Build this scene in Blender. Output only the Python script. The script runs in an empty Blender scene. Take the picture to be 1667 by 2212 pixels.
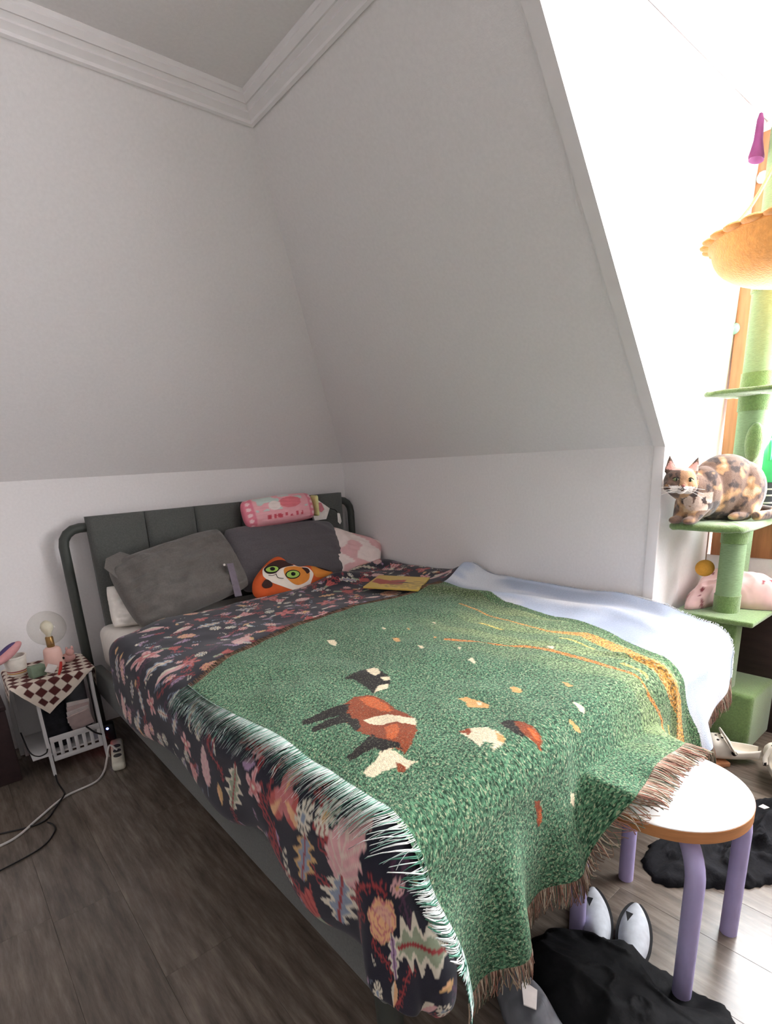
import bpy, bmesh, math, random
import numpy as np
from mathutils import Vector, Matrix, noise as mnoise
PI = math.pi
random.seed(7)
rng = np.random.default_rng(11)
C = bpy.context.scene.collection
SC = bpy.context.scene

# ------------------------------------------------------------------ camera
# focal length, principal point and axes come from the vanishing points of the room
F_PX, PX, PY, W_PX, H_PX = 1176.36, 823.04, 1326.89, 1667, 2212
cam_d = bpy.data.cameras.new('camera')
cam = bpy.data.objects.new('camera', cam_d)
C.objects.link(cam)
cam_d.sensor_fit = 'AUTO'
cam_d.sensor_width = 36.0
cam_d.lens = 36.0 * F_PX / H_PX
cam_d.shift_x = (W_PX / 2 - PX) / H_PX
cam_d.shift_y = (PY - H_PX / 2) / H_PX
cam_d.clip_start = 0.05
RC = np.array([[0.76342309, -0.21436948, 0.60928722], [-0.64366657, -0.17414219, 0.74523006], [-0.05365197, -0.96110365, -0.27092663]])
CAM = np.array([-2.199, -3.0, 1.25])
cam.matrix_world = Matrix(((RC[0, 0], -RC[0, 1], -RC[0, 2], CAM[0]), (RC[1, 0], -RC[1, 1], -RC[1, 2], CAM[1]),
                           (RC[2, 0], -RC[2, 1], -RC[2, 2], CAM[2]), (0, 0, 0, 1)))
SC.camera = cam

# ------------------------------------------------------------------ sky light through the dormer window
world = bpy.data.worlds.new('sky')
SC.world = world
world.use_nodes = True
bgn = world.node_tree.nodes['Background']
bgn.inputs[0].default_value = (0.955, 0.98, 1.01, 1)
bgn.inputs[1].default_value = 29.0
DX = 0.52                      # window wall of the dormer
DY0, DY1 = -2.05, -3.75        # the two dormer cheeks
WZ0, WZ1 = 0.95, 2.30          # glazed opening
pl = bpy.data.lights.new('window_portal', 'AREA')
pl.shape = 'RECTANGLE'
pl.size, pl.size_y = abs(DY1 - DY0) - 0.1, WZ1 - WZ0 + 0.02
pl.cycles.is_portal = True
po = bpy.data.objects.new('window_portal', pl)
C.objects.link(po)
po.location = (DX + 0.12, (DY0 + DY1) / 2, (WZ0 + WZ1) / 2)
po.rotation_euler = (0, PI / 2, 0)
po.rotation_euler = (PI / 2, 0, PI / 2)
po['kind'] = 'helper'
SC.view_settings.view_transform = 'Standard'
SC.view_settings.look = 'None'
SC.view_settings.gamma = 1.0
SC.view_settings.use_curve_mapping = False
SC.view_settings.exposure = 0.04
SC.cycles.diffuse_bounces = 8
SC.cycles.transparent_max_bounces = 12

# ------------------------------------------------------------------ helpers
MATS = {}
def lin(c):
    return tuple(((v / 255.0) / 12.92 if v / 255.0 <= 0.04045 else ((v / 255.0 + 0.055) / 1.055) ** 2.4) for v in c)

def mat(name, rgb, rough=0.7, var=0.12, scale=30.0, bump=0.0, bscale=200.0, spec=0.3, sheen=0.0, metal=0.0, stretch=(1, 1, 1), attr=None, coat=0.0, trans=0.0, alpha=1.0, emit=0.0):
    """procedural material; rgb are sRGB 0-255 albedo values, attr = name of a colour attribute with the print"""
    if name in MATS:
        return MATS[name]
    m = bpy.data.materials.new(name)
    m.use_nodes = True
    nt = m.node_tree
    b = nt.nodes['Principled BSDF']
    b.inputs['Roughness'].default_value = rough
    b.inputs['Specular IOR Level'].default_value = spec
    b.inputs['Metallic'].default_value = metal
    b.inputs['Sheen Weight'].default_value = sheen
    b.inputs['Coat Weight'].default_value = coat
    b.inputs['Transmission Weight'].default_value = trans
    b.inputs['Alpha'].default_value = alpha
    tc = nt.nodes.new('ShaderNodeTexCoord')
    mp = nt.nodes.new('ShaderNodeMapping')
    mp.inputs['Scale'].default_value = stretch
    nt.links.new(tc.outputs['Object'], mp.inputs[0])
    n = nt.nodes.new('ShaderNodeTexNoise')
    n.inputs['Scale'].default_value = scale
    n.inputs['Detail'].default_value = 4
    nt.links.new(mp.outputs[0], n.inputs['Vector'])
    mr = nt.nodes.new('ShaderNodeMapRange')
    mr.inputs['From Min'].default_value = 0.3
    mr.inputs['From Max'].default_value = 0.7
    mr.inputs['To Min'].default_value = 1 - var
    mr.inputs['To Max'].default_value = 1 + var
    nt.links.new(n.outputs[0], mr.inputs[0])
    mx = nt.nodes.new('ShaderNodeVectorMath')
    mx.operation = 'SCALE'
    if attr:
        at = nt.nodes.new('ShaderNodeVertexColor')
        at.layer_name = attr
        nt.links.new(at.outputs['Color'], mx.inputs[0])
    else:
        mx.inputs[0].default_value = lin(rgb)
    nt.links.new(mr.outputs[0], mx.inputs['Scale'])
    nt.links.new(mx.outputs[0], b.inputs['Base Color'])
    if emit:
        b.inputs['Emission Color'].default_value = (*lin(rgb), 1)
        b.inputs['Emission Strength'].default_value = emit
    if bump:
        n2 = nt.nodes.new('ShaderNodeTexNoise')
        n2.inputs['Scale'].default_value = bscale
        n2.inputs['Detail'].default_value = 3
        nt.links.new(mp.outputs[0], n2.inputs['Vector'])
        bp = nt.nodes.new('ShaderNodeBump')
        bp.inputs['Strength'].default_value = bump
        bp.inputs['Distance'].default_value = 0.004
        nt.links.new(n2.outputs[0], bp.inputs['Height'])
        nt.links.new(bp.outputs[0], b.inputs['Normal'])
    MATS[name] = m
    return m

ORG = {}
def tag(o, label=None, cat=None, group=None, kind=None):
    if label: o['label'] = label
    if cat: o['category'] = cat
    if group: o['group'] = group
    if kind: o['kind'] = kind
    return o

def thing(name, label, cat, loc, group=None):
    o = bpy.data.objects.new(name, None)
    o.empty_display_size = 0.05
    C.objects.link(o)
    o.location = loc
    ORG[o] = Vector(loc)
    return tag(o, label, cat, group)

def link(name, me, parent=None, org=None):
    o = bpy.data.objects.new(name, me)
    C.objects.link(o)
    if parent is not None:
        o.parent = parent
        ORG[o] = ORG[parent]
    else:
        o.location = org
        ORG[o] = Vector(org)
    return o

def mesh_np(name, V, Fq, m, parent=None, smooth=True, cols=None, colname='print', uv=None, org=None):
    """V (n,3) world coords, Fq (k,4) or (k,3) int array"""
    V = np.asarray(V, dtype=np.float64)
    Fq = np.asarray(Fq, dtype=np.int32)
    if parent is not None:
        o0 = np.array(ORG[parent])
    else:
        if org is None:
            org = (float(V[:, 0].mean()), float(V[:, 1].mean()), float(V[:, 2].min()))
        o0 = np.array(org)
    me = bpy.data.meshes.new(name)
    k = Fq.shape[1]
    me.vertices.add(len(V))
    me.vertices.foreach_set('co', (V - o0).astype(np.float32).ravel())
    me.loops.add(Fq.size)
    me.loops.foreach_set('vertex_index', Fq.ravel())
    me.polygons.add(len(Fq))
    me.polygons.foreach_set('loop_start', np.arange(0, Fq.size, k, dtype=np.int32))
    me.polygons.foreach_set('loop_total', np.full(len(Fq), k, dtype=np.int32))
    me.polygons.foreach_set('use_smooth', np.full(len(Fq), smooth))
    me.update(calc_edges=True)
    if cols is not None:
        ca = me.color_attributes.new(colname, 'FLOAT_COLOR', 'POINT')
        c4 = np.ones((len(V), 4), dtype=np.float32)
        c4[:, :3] = cols
        ca.data.foreach_set('color', c4.ravel())
    if uv is not None:
        ul = me.uv_layers.new(name='cloth')
        ul.data.foreach_set('uv', np.asarray(uv, dtype=np.float32)[Fq.ravel()].ravel())
    me.materials.append(m)
    me.validate()
    return link(name, me, parent, tuple(o0))

def gridfaces(nu, nv):
    i = np.arange(nu * nv).reshape(nu, nv)
    return np.stack([i[:-1, :-1], i[1:, :-1], i[1:, 1:], i[:-1, 1:]], -1).reshape(-1, 4)

def catmull(pts, n=8):
    P = [Vector(p) for p in pts]
    out = []
    for i in range(len(P) - 1):
        p0 = P[i - 1] if i else P[0] * 2 - P[1]
        p1, p2 = P[i], P[i + 1]
        p3 = P[i + 2] if i + 2 < len(P) else P[-1] * 2 - P[-2]
        for k in range(n):
            t = k / n
            out.append(0.5 * ((2 * p1) + (p2 - p0) * t + (2 * p0 - 5 * p1 + 4 * p2 - p3) * t * t + (3 * p1 - p0 - 3 * p2 + p3) * t ** 3))
    out.append(P[-1])
    return out

class G:
    """collects shapes in world coordinates into one mesh"""
    def __init__(s):
        s.bm = bmesh.new()
    def box(s, a, b, bev=0.0, seg=2, rot=None):
        t = bmesh.new()
        bmesh.ops.create_cube(t, size=1)
        sz = [abs(b[i] - a[i]) for i in range(3)]
        ce = Vector([(a[i] + b[i]) / 2 for i in range(3)])
        for v in t.verts:
            v.co = Vector([v.co[i] * sz[i] for i in range(3)])
        if bev:
            bmesh.ops.bevel(t, geom=t.edges[:], offset=bev, segments=seg, profile=0.5, affect='EDGES')
        for v in t.verts:
            v.co = (rot @ v.co if rot is not None else v.co) + ce
        return s._add(t)
    def _add(s, t):
        me = bpy.data.meshes.new('tmp')
        t.to_mesh(me)
        t.free()
        s.bm.from_mesh(me)
        bpy.data.meshes.remove(me)
        return s
    def tube(s, pts, r, seg=10, cap=True, flat=1.0):
        P = [Vector(p) for p in pts]
        rs = r if isinstance(r, (list, tuple)) else [r] * len(P)
        t = bmesh.new()
        up = None
        rings = []
        for i, p in enumerate(P):
            d = (P[min(i + 1, len(P) - 1)] - P[max(i - 1, 0)])
            d = d.normalized() if d.length > 1e-9 else Vector((0, 0, 1))
            if up is None:
                a = Vector((0, 0, 1)) if abs(d.z) < 0.9 else Vector((1, 0, 0))
                up = (a - d * a.dot(d)).normalized()
            else:
                up = (up - d * up.dot(d))
                up = up.normalized() if up.length > 1e-6 else d.orthogonal().normalized()
            si = d.cross(up)
            rings.append([t.verts.new(p + (up * math.cos(2 * PI * k / seg) * flat + si * math.sin(2 * PI * k / seg)) * rs[i]) for k in range(seg)])
        for a, b in zip(rings, rings[1:]):
            for k in range(seg):
                t.faces.new((a[k], a[(k + 1) % seg], b[(k + 1) % seg], b[k]))
        if cap:
            t.faces.new(rings[0][::-1])
            t.faces.new(rings[-1])
        return s._add(t)
    def lathe(s, prof, c, seg=24, axis=None, sc=(1, 1, 1)):
        t = bmesh.new()
        rings = []
        M = axis if axis is not None else Matrix.Identity(3)
        for r, z in prof:
            if r < 1e-6:
                rings.append([t.verts.new(M @ Vector((0, 0, z * sc[2])) + Vector(c))])
            else:
                rings.append([t.verts.new(M @ Vector((r * math.cos(2 * PI * k / seg) * sc[0], r * math.sin(2 * PI * k / seg) * sc[1], z * sc[2])) + Vector(c)) for k in range(seg)])
        for a, b in zip(rings, rings[1:]):
            for k in range(seg):
                k2 = (k + 1) % seg
                if len(a) == 1 and len(b) == 1: continue
                if len(a) == 1: t.faces.new((a[0], b[k], b[k2]))
                elif len(b) == 1: t.faces.new((a[k], a[k2], b[0]))
                else: t.faces.new((a[k], a[k2], b[k2], b[k]))
        return s._add(t)
    def ell(s, c, r, rot=None, seg=20, rings=14):
        t = bmesh.new()
        bmesh.ops.create_uvsphere(t, u_segments=seg, v_segments=rings, radius=1)
        for v in t.verts:
            q = Vector((v.co.x * r[0], v.co.y * r[1], v.co.z * r[2]))
            v.co = (rot @ q if rot is not None else q) + Vector(c)
        return s._add(t)
    def slab(s, outline, n, th, o=None):
        """closed outline (list of 3D points) thickened along vector n by th"""
        t = bmesh.new()
        n = Vector(n).normalized() * th
        a = [t.verts.new(Vector(p)) for p in outline]
        b = [t.verts.new(Vector(p) + n) for p in outline]
        t.faces.new(a[::-1])
        t.faces.new(b)
        k = len(a)
        for i in range(k):
            t.faces.new((a[i], a[(i + 1) % k], b[(i + 1) % k], b[i]))
        bmesh.ops.recalc_face_normals(t, faces=t.faces[:])
        return s._add(t)
    def build(s, name, m, parent=None, smooth=True, org=None, angle=40):
        V = [v.co.copy() for v in s.bm.verts]
        if parent is None and org is None:
            n = len(V)
            org = (sum(v.x for v in V) / n, sum(v.y for v in V) / n, min(v.z for v in V))
        o0 = ORG[parent] if parent is not None else Vector(org)
        for v in s.bm.verts:
            v.co -= o0
        bmesh.ops.recalc_face_normals(s.bm, faces=s.bm.faces[:])
        me = bpy.data.meshes.new(name)
        s.bm.to_mesh(me)
        s.bm.free()
        if smooth:
            me.polygons.foreach_set('use_smooth', [True] * len(me.polygons))
            me.set_sharp_from_angle(angle=math.radians(angle))
        me.materials.append(m)
        return link(name, me, parent, org)

def struct(o):
    o['kind'] = 'structure'
    return o

def sstep(a, b, x):
    t = np.clip((np.asarray(x, dtype=float) - a) / (b - a), 0, 1)
    return t * t * (3 - 2 * t)

_TAB = np.random.default_rng(3).random((256, 256))
def vnoise(x, y, sc=1.0, seed=0):
    """smooth value noise in -1..1"""
    x = np.asarray(x, dtype=float) * sc + 37.7 * seed + 100
    y = np.asarray(y, dtype=float) * sc + 91.3 * seed + 100
    xi, yi = np.floor(x).astype(int), np.floor(y).astype(int)
    fx, fy = x - xi, y - yi
    fx, fy = fx * fx * (3 - 2 * fx), fy * fy * (3 - 2 * fy)
    g = lambda a, b: _TAB[a % 256, b % 256]
    v = (g(xi, yi) * (1 - fx) + g(xi + 1, yi) * fx) * (1 - fy) + (g(xi, yi + 1) * (1 - fx) + g(xi + 1, yi + 1) * fx) * fy
    return v * 2 - 1
# ------------------------------------------------------------------ materials of the room
M_WALL = mat('wall_paint', (233, 230, 230), rough=0.85, var=0.025, scale=90, bump=0.12, bscale=240, spec=0.15)
M_TRIM = mat('crown_paint', (233, 230, 230), rough=0.7, var=0.02, scale=20, spec=0.2)
M_WOOD = mat('pine_wood', (172, 118, 82), rough=0.5, var=0.2, scale=9, stretch=(6, 6, 0.6), spec=0.3)

def plank_material():
    m = bpy.data.materials.new('vinyl_plank')
    m.use_nodes = True
    nt = m.node_tree
    b = nt.nodes['Principled BSDF']
    tc = nt.nodes.new('ShaderNodeTexCoord')
    mp = nt.nodes.new('ShaderNodeMapping')
    mp.inputs['Scale'].default_value = (14, 1.6, 1)
    oi = nt.nodes.new('ShaderNodeObjectInfo')
    ad = nt.nodes.new('ShaderNodeVectorMath'); ad.operation = 'ADD'
    cx = nt.nodes.new('ShaderNodeCombineXYZ')
    mu = nt.nodes.new('ShaderNodeMath'); mu.operation = 'MULTIPLY'; mu.inputs[1].default_value = 60
    nt.links.new(oi.outputs['Random'], mu.inputs[0])
    nt.links.new(mu.outputs[0], cx.inputs[0]); nt.links.new(mu.outputs[0], cx.inputs[1])
    nt.links.new(tc.outputs['Object'], ad.inputs[0]); nt.links.new(cx.outputs[0], ad.inputs[1])
    nt.links.new(ad.outputs[0], mp.inputs[0])
    n = nt.nodes.new('ShaderNodeTexNoise'); n.inputs['Scale'].default_value = 2.6; n.inputs['Detail'].default_value = 7; n.inputs['Roughness'].default_value = 0.68
    nt.links.new(mp.outputs[0], n.inputs['Vector'])
    cr = nt.nodes.new('ShaderNodeValToRGB')
    e = cr.color_ramp.elements
    e[0].position, e[0].color = 0.28, (*lin((72, 64, 57)), 1)
    e[1].position, e[1].color = 0.74, (*lin((134, 123, 111)), 1)
    q = cr.color_ramp.elements.new(0.5); q.color = (*lin((103, 93, 84)), 1)
    nt.links.new(n.outputs[0], cr.inputs[0])
    sc = nt.nodes.new('ShaderNodeVectorMath'); sc.operation = 'SCALE'
    mr = nt.nodes.new('ShaderNodeMapRange'); mr.inputs['To Min'].default_value = 0.86; mr.inputs['To Max'].default_value = 1.12
    nt.links.new(oi.outputs['Random'], mr.inputs[0])
    nt.links.new(cr.outputs[0], sc.inputs[0]); nt.links.new(mr.outputs[0], sc.inputs['Scale'])
    nt.links.new(sc.outputs[0], b.inputs['Base Color'])
    b.inputs['Roughness'].default_value = 0.27
    b.inputs['Specular IOR Level'].default_value = 0.5
    bp = nt.nodes.new('ShaderNodeBump'); bp.inputs['Strength'].default_value = 0.12; bp.inputs['Distance'].default_value = 0.002
    nt.links.new(n.outputs[0], bp.inputs['Height']); nt.links.new(bp.outputs[0], b.inputs['Normal'])
    return m
M_PLANK = plank_material()
M_SUB = mat('floor_base', (70, 62, 58), rough=0.8)

# ------------------------------------------------------------------ room shell
X0, Y0 = -4.2, -4.9            # far left wall and back wall, out of view
ZC, KNEE, SL = 2.43, 1.25, 1.0702
SXC = -(ZC - KNEE) / SL         # where the slopes meet the ceiling
def quadmesh(name, quads, m, th=None):
    V, Fq = [], []
    for q in quads:
        Fq.append([len(V) + i for i in range(4)]); V += q
    return struct(mesh_np(name, V, Fq, m, smooth=False))
fl = G(); fl.box((X0, Y0, -0.08), (0.02, 0.0, -0.006)); fl.box((0.02, DY1, -0.08), (DX + 0.1, DY0, -0.006))
floor = struct(fl.build('floor', M_SUB, smooth=False, org=(-2, -2.4, 0)))
# planks run towards the headboard wall; every plank is its own piece
PW, PL = 0.186, 1.22
pcache = {}
k = 0
xx = X0
while xx < DX:
    x1 = min(xx + PW, DX)
    yy = Y0 - random.random() * PL
    inside_dormer = xx > -0.02
    ya, yb = (DY1, DY0) if inside_dormer else (Y0, 0.0)
    while yy < yb:
        s0, s1 = max(yy, ya), min(yy + PL, yb)
        if s1 - s0 > 0.02:
            w_, l_ = round(x1 - xx, 3), round(s1 - s0, 3)
            if (w_, l_) not in pcache:
                bm = bmesh.new(); bmesh.ops.create_cube(bm, size=1)
                for v in bm.verts: v.co = Vector((v.co.x * (w_ - 0.0003), v.co.y * (l_ - 0.0003), (v.co.z - 0.5) * 0.006))
                bmesh.ops.bevel(bm, geom=[e for e in bm.edges if e.verts[0].co.z > -0.001 and e.verts[1].co.z > -0.001], offset=0.0006, segments=1, affect='EDGES')
                me = bpy.data.meshes.new('plank'); bm.to_mesh(me); bm.free(); me.materials.append(M_PLANK)
                pcache[(w_, l_)] = me
            o = bpy.data.objects.new('plank', pcache[(w_, l_)]); C.objects.link(o); o.parent = floor
            o.location = Vector(((xx + x1) / 2, (s0 + s1) / 2, 0)) - Vector((-2, -2.4, 0))
        yy += PL
    xx = x1
LO = -0.08
quadmesh('wall_left', [[(X0, 0, LO), (0, 0, LO), (0, 0, KNEE), (X0, 0, KNEE)]], M_WALL)
quadmesh('wall_left_slope', [[(X0, 0, KNEE), (0, 0, KNEE), (SXC, SXC, ZC), (X0, SXC, ZC)]], M_WALL)
quadmesh('wall_right', [[(0, 0, LO), (0, DY0, LO), (0, DY0, KNEE), (0, 0, KNEE)]], M_WALL)
DYT = DY0 - 0.048               # the cheek leans a little: its top edge sits further out
quadmesh('wall_right_slope', [[(0, 0, KNEE), (0, DY0, KNEE), (SXC, DYT, ZC), (SXC, SXC, ZC)]], M_WALL)
quadmesh('wall_right_near', [[(0, DY1, LO), (0, Y0, LO), (0, Y0, KNEE), (0, DY1, KNEE)]], M_WALL)
quadmesh('wall_right_near_slope', [[(0, DY1, KNEE), (0, Y0, KNEE), (SXC, Y0, ZC), (SXC, DY1, ZC)]], M_WALL)
quadmesh('wall_back', [[(X0, Y0, LO), (0, Y0, LO), (0, Y0, ZC), (X0, Y0, ZC)]], M_WALL)
quadmesh('wall_far', [[(X0, Y0, LO), (X0, 0, LO), (X0, 0, ZC), (X0, Y0, ZC)]], M_WALL)
quadmesh('ceiling', [[(X0, Y0, ZC), (SXC, Y0, ZC), (SXC, SXC, ZC), (X0, SXC, ZC)], [(SXC, DY1, ZC + .04), (DX, DY1, ZC + .04), (DX, DYT, ZC + .04), (SXC, DYT, ZC + .04)],
                     [(SXC, DY1, ZC + .04), (SXC, DYT, ZC + .04), (SXC, DYT, ZC), (SXC, DY1, ZC)]], M_WALL)
# dormer: two cheeks and the window wall with its opening
def cheek(name, y, yt):
    V = [(0, y, LO), (DX + .1, y, LO), (DX + .1, y, KNEE), (0, y, KNEE), (DX + .1, yt, ZC + .05), (SXC - .03, yt, ZC + .05), (SXC, yt, ZC)]
    me = bpy.data.meshes.new(name); me.from_pydata([Vector(v) - Vector((0, y, 0)) for v in V], [], [[0, 1, 2, 3], [3, 2, 4, 5, 6]]); me.materials.append(M_WALL)
    return struct(link(name, me, None, (0, y, 0)))
cheek('wall_dormer', DY0, DYT); cheek('wall_dormer', DY1, DY1)
WY0, WY1 = DY0 - 0.02, DY1 + 0.02
ww = G()
ww.box((DX, DY1, LO), (DX + .1, DY0, 0.76)); ww.box((DX, DY1, WZ1 + .05), (DX + .1, DY0, ZC + .06))
struct(ww.build('wall_window', M_WALL, smooth=False))

# crown mouldings: a stepped profile swept along the slope and ceiling joints
def crown(name, p0, p1, inward, prof, mitre0=0.0, mitre1=0.0):
    p0, p1, n = Vector(p0), Vector(p1), Vector(inward)
    d = (p1 - p0).normalized()
    V, Fq = [], []
    for (u, z) in prof:
        for p, mi in ((p0, mitre0), (p1, mitre1)):
            V.append(p + n * u + Vector((0, 0, z)) + d * (u * mi))
    for i in range(len(prof) - 1):
        Fq.append([2 * i, 2 * i + 1, 2 * i + 3, 2 * i + 2])
    return struct(mesh_np(name, [tuple(v) for v in V], Fq, M_TRIM, smooth=False))
pf = []
for t_, h_ in ((0, 0), (0, .011), (.10, .015), (.18, .010), (.40, .013), (.44, .007), (.60, .010), (.64, .015), (.84, .014), (.88, .009), (1.0, .007), (1.02, .0)):
    pf.append((-.060 * (1 - t_) + .73 * h_, -.0642 * (1 - t_) - .68 * h_ + .003))
crown('trim_1', (X0, SXC, ZC), (SXC, SXC, ZC), (0, -1, 0), pf, 0, -1)
crown('trim_2', (SXC, SXC, ZC), (SXC, DYT, ZC), (-1, 0, 0), pf, 1, 0)
pf2 = [(0.0, -0.085), (0.014, -0.085), (0.016, -0.062), (0.030, -0.050), (0.033, -0.040), (0.052, -0.018), (0.056, -0.012), (0.07, -0.008), (0.07, 0.0)]
crown('trim_3', (SXC, DYT, ZC + .04), (DX, DYT, ZC + .04), (0, -1, 0), pf2)
# narrow corner strips on the edge between room and dormer
st = G(); st.box((-0.012, DY0 - .006, 0), (0.0, DY0 + .035, KNEE + .004), .002)
struct(st.build('trim_4', M_TRIM))
st = G()
nrm = Vector((-SL, 0, -1)).normalized()
a, b = Vector((0, 0, KNEE)), Vector((SXC, 0, ZC))
st.slab([a + Vector((0, DY0 - .006, 0)), b + Vector((0, DYT - .006, 0)), b + Vector((0, DYT + .035, 0)), a + Vector((0, DY0 + .035, 0))], nrm, 0.012)
struct(st.build('trim_5', M_TRIM))

# window: pine frame, sill board, apron and glass
wn = G(); yj = WY0
wn.box((DX - .015, WY0 - .055, .76), (DX + .085, WY0, WZ1 + .05), .004)
window = struct(wn.build('window_1', M_WOOD, org=(DX, WY0, .76)))
def wpart(name, a, b, m=M_WOOD, bev=.004):
    g = G(); g.box(a, b, bev); return g.build(name, m, window)
wpart('jamb', (DX - .015, WY1, .76), (DX + .085, WY1 + .055, WZ1 + .05))
wpart('head', (DX - .015, WY1 + .055, WZ1 - .005), (DX + .085, WY0 - .055, WZ1 + .05))
wpart('sill', (DX - .035, WY1 + .055, .93), (DX + .085, WY0 - .055, .965))
wpart('apron', (DX - .005, WY1 + .055, .76), (DX + .03, WY0 - .055, .93))
wpart('mullion', (DX + .01, -2.93, .965), (DX + .06, -2.87, WZ1 - .005))
def glass_mat():
    m = bpy.data.materials.new('window_glass'); m.use_nodes = True
    nt = m.node_tree; nt.nodes.remove(nt.nodes['Principled BSDF'])
    t = nt.nodes.new('ShaderNodeBsdfTransparent'); g = nt.nodes.new('ShaderNodeBsdfGlossy'); g.inputs['Roughness'].default_value = .02
    n = nt.nodes.new('ShaderNodeTexNoise'); n.inputs['Scale'].default_value = 3
    mr = nt.nodes.new('ShaderNodeMapRange'); mr.inputs['To Min'].default_value = .03; mr.inputs['To Max'].default_value = .06
    mx = nt.nodes.new('ShaderNodeMixShader')
    nt.links.new(n.outputs[0], mr.inputs[0]); nt.links.new(mr.outputs[0], mx.inputs[0])
    nt.links.new(t.outputs[0], mx.inputs[1]); nt.links.new(g.outputs[0], mx.inputs[2])
    nt.links.new(mx.outputs[0], nt.nodes['Material Output'].inputs[0])
    return m
M_PANE = glass_mat()
wpart('pane', (DX + .03, -2.88, .96), (DX + .036, WY0 - .05, WZ1), M_PANE, 0)
wpart('pane', (DX + .03, WY1 + .05, .96), (DX + .036, -2.92, WZ1), M_PANE, 0)

g = G(); g.box((DX - .05, -2.95, 0), (DX - .001, -2.085, .60), .004)
struct(g.build('trim_6', mat('dark_stained_board', (58, 44, 42), rough=.6, var=.2, scale=8, stretch=(1, 1, 6))))
# ------------------------------------------------------------------ bed
M_TUBE = mat('dark_green_steel', (62, 66, 62), rough=0.45, var=0.06, scale=40, spec=0.4)
M_UPH = mat('grey_green_upholstery', (88, 90, 87), rough=0.95, var=0.16, scale=160, bump=0.4, bscale=700, sheen=0.2)
M_SHEET = mat('white_cotton', (226, 221, 214), rough=0.9, var=0.04, scale=25, bump=0.2, bscale=120)
M_FELT = mat('dark_felt_pad', (40, 40, 40), rough=0.9)
bed = thing('bed', 'double bed with dark green tubular frame and padded grey headboard in the room corner', 'bed', (-0.87, -1.2, 0))
BX0, BX1 = -1.71, -0.022
g = G()
hp = [(BX0, -.08, 0), (BX0, -.08, .5), (BX0, -.08, .94)] + [(BX0 + .08 * (1 - math.cos(t)), -.08, .94 + .08 * math.sin(t)) for t in (PI / 8, PI / 4, 3 * PI / 8, PI / 2)]
hp += [(BX1 - .08, -.08, 1.02)] + [(BX1 - .08 + .08 * math.sin(t), -.08, .94 + .08 * math.cos(t)) for t in (PI / 8, PI / 4, 3 * PI / 8, PI / 2)] + [(BX1, -.08, .5), (BX1, -.08, 0)]
g.tube(hp, .0225, 14)
hf = g.build('headboard_frame', M_TUBE, bed)
brk = [-1.605, -1.337, -1.08, -0.82, -0.563, -0.30, -0.118]
def pad(x0, x1, y0, y1, z0, z1, puff=.016, n=10):
    """upholstered panel with a softly domed front face"""
    us = np.linspace(0, 1, n)
    V, Fq = [], []
    U, Wv = np.meshgrid(us, us, indexing='ij')
    dome = (1 - (2 * U - 1) ** 6) * (1 - (2 * Wv - 1) ** 10)
    V = np.stack([x0 + (x1 - x0) * U, y0 - puff * dome, z0 + (z1 - z0) * Wv], -1).reshape(-1, 3)
    Vb = V.copy(); Vb[:, 1] = y1
    nn = n * n
    Fq = gridfaces(n, n).tolist() + [f[::-1] for f in (gridfaces(n, n) + nn).tolist()]
    idx = np.arange(nn).reshape(n, n)
    for line in (idx[0, :], idx[:, -1], idx[-1, ::-1], idx[::-1, 0]):
        for i in range(n - 1):
            Fq.append([int(line[i]), int(line[i + 1]), int(line[i + 1]) + nn, int(line[i]) + nn])
    return np.vstack([V, Vb]), Fq
for a, b in zip(brk, brk[1:]):
    V, Fq = pad(a + .0025, b - .0025, -.125, -.085, .38, 1.07)
    mesh_np('headboard_panel', V, Fq, M_UPH, bed)
def rail(name, a, b):
    g = G(); g.box(a, b, .012, 3); return g.build(name, M_UPH, bed)
rail('side_rail', (-1.70, -2.30, .20), (-1.655, -.10, .345))
rail('side_rail', (-.07, -2.30, .20), (-.025, -.10, .345))
rail('foot_rail', (-1.70, -2.335, .20), (-.025, -2.29, .345))
for x in (-1.645, -.08):
    g = G(); g.tube([(x, -2.275, .21), (x, -2.275, .1), (x, -2.275, .004)], [.034, .031, .027], 16)
    lg = g.build('leg', M_TUBE, bed)
    g = G(); g.lathe([(0, 0), (.025, 0), (.025, .005), (0, .005)], (x, -2.275, 0), 14); g.build('felt_pad', M_FELT, lg)
for y in np.linspace(-.25, -2.2, 12):
    g = G(); g.box((-1.66, y - .035, .315), (-.065, y + .035, .33)); g.build('slat', mat('birch_slat', (196, 170, 132), rough=.6), bed)
g = G(); g.box((-1.655, -2.27, .335), (-.03, -.135, .555), .05, 4)
tag(g.build('mattress', M_SHEET), 'thick mattress under a white sheet on the bed', 'mattress')

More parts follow.
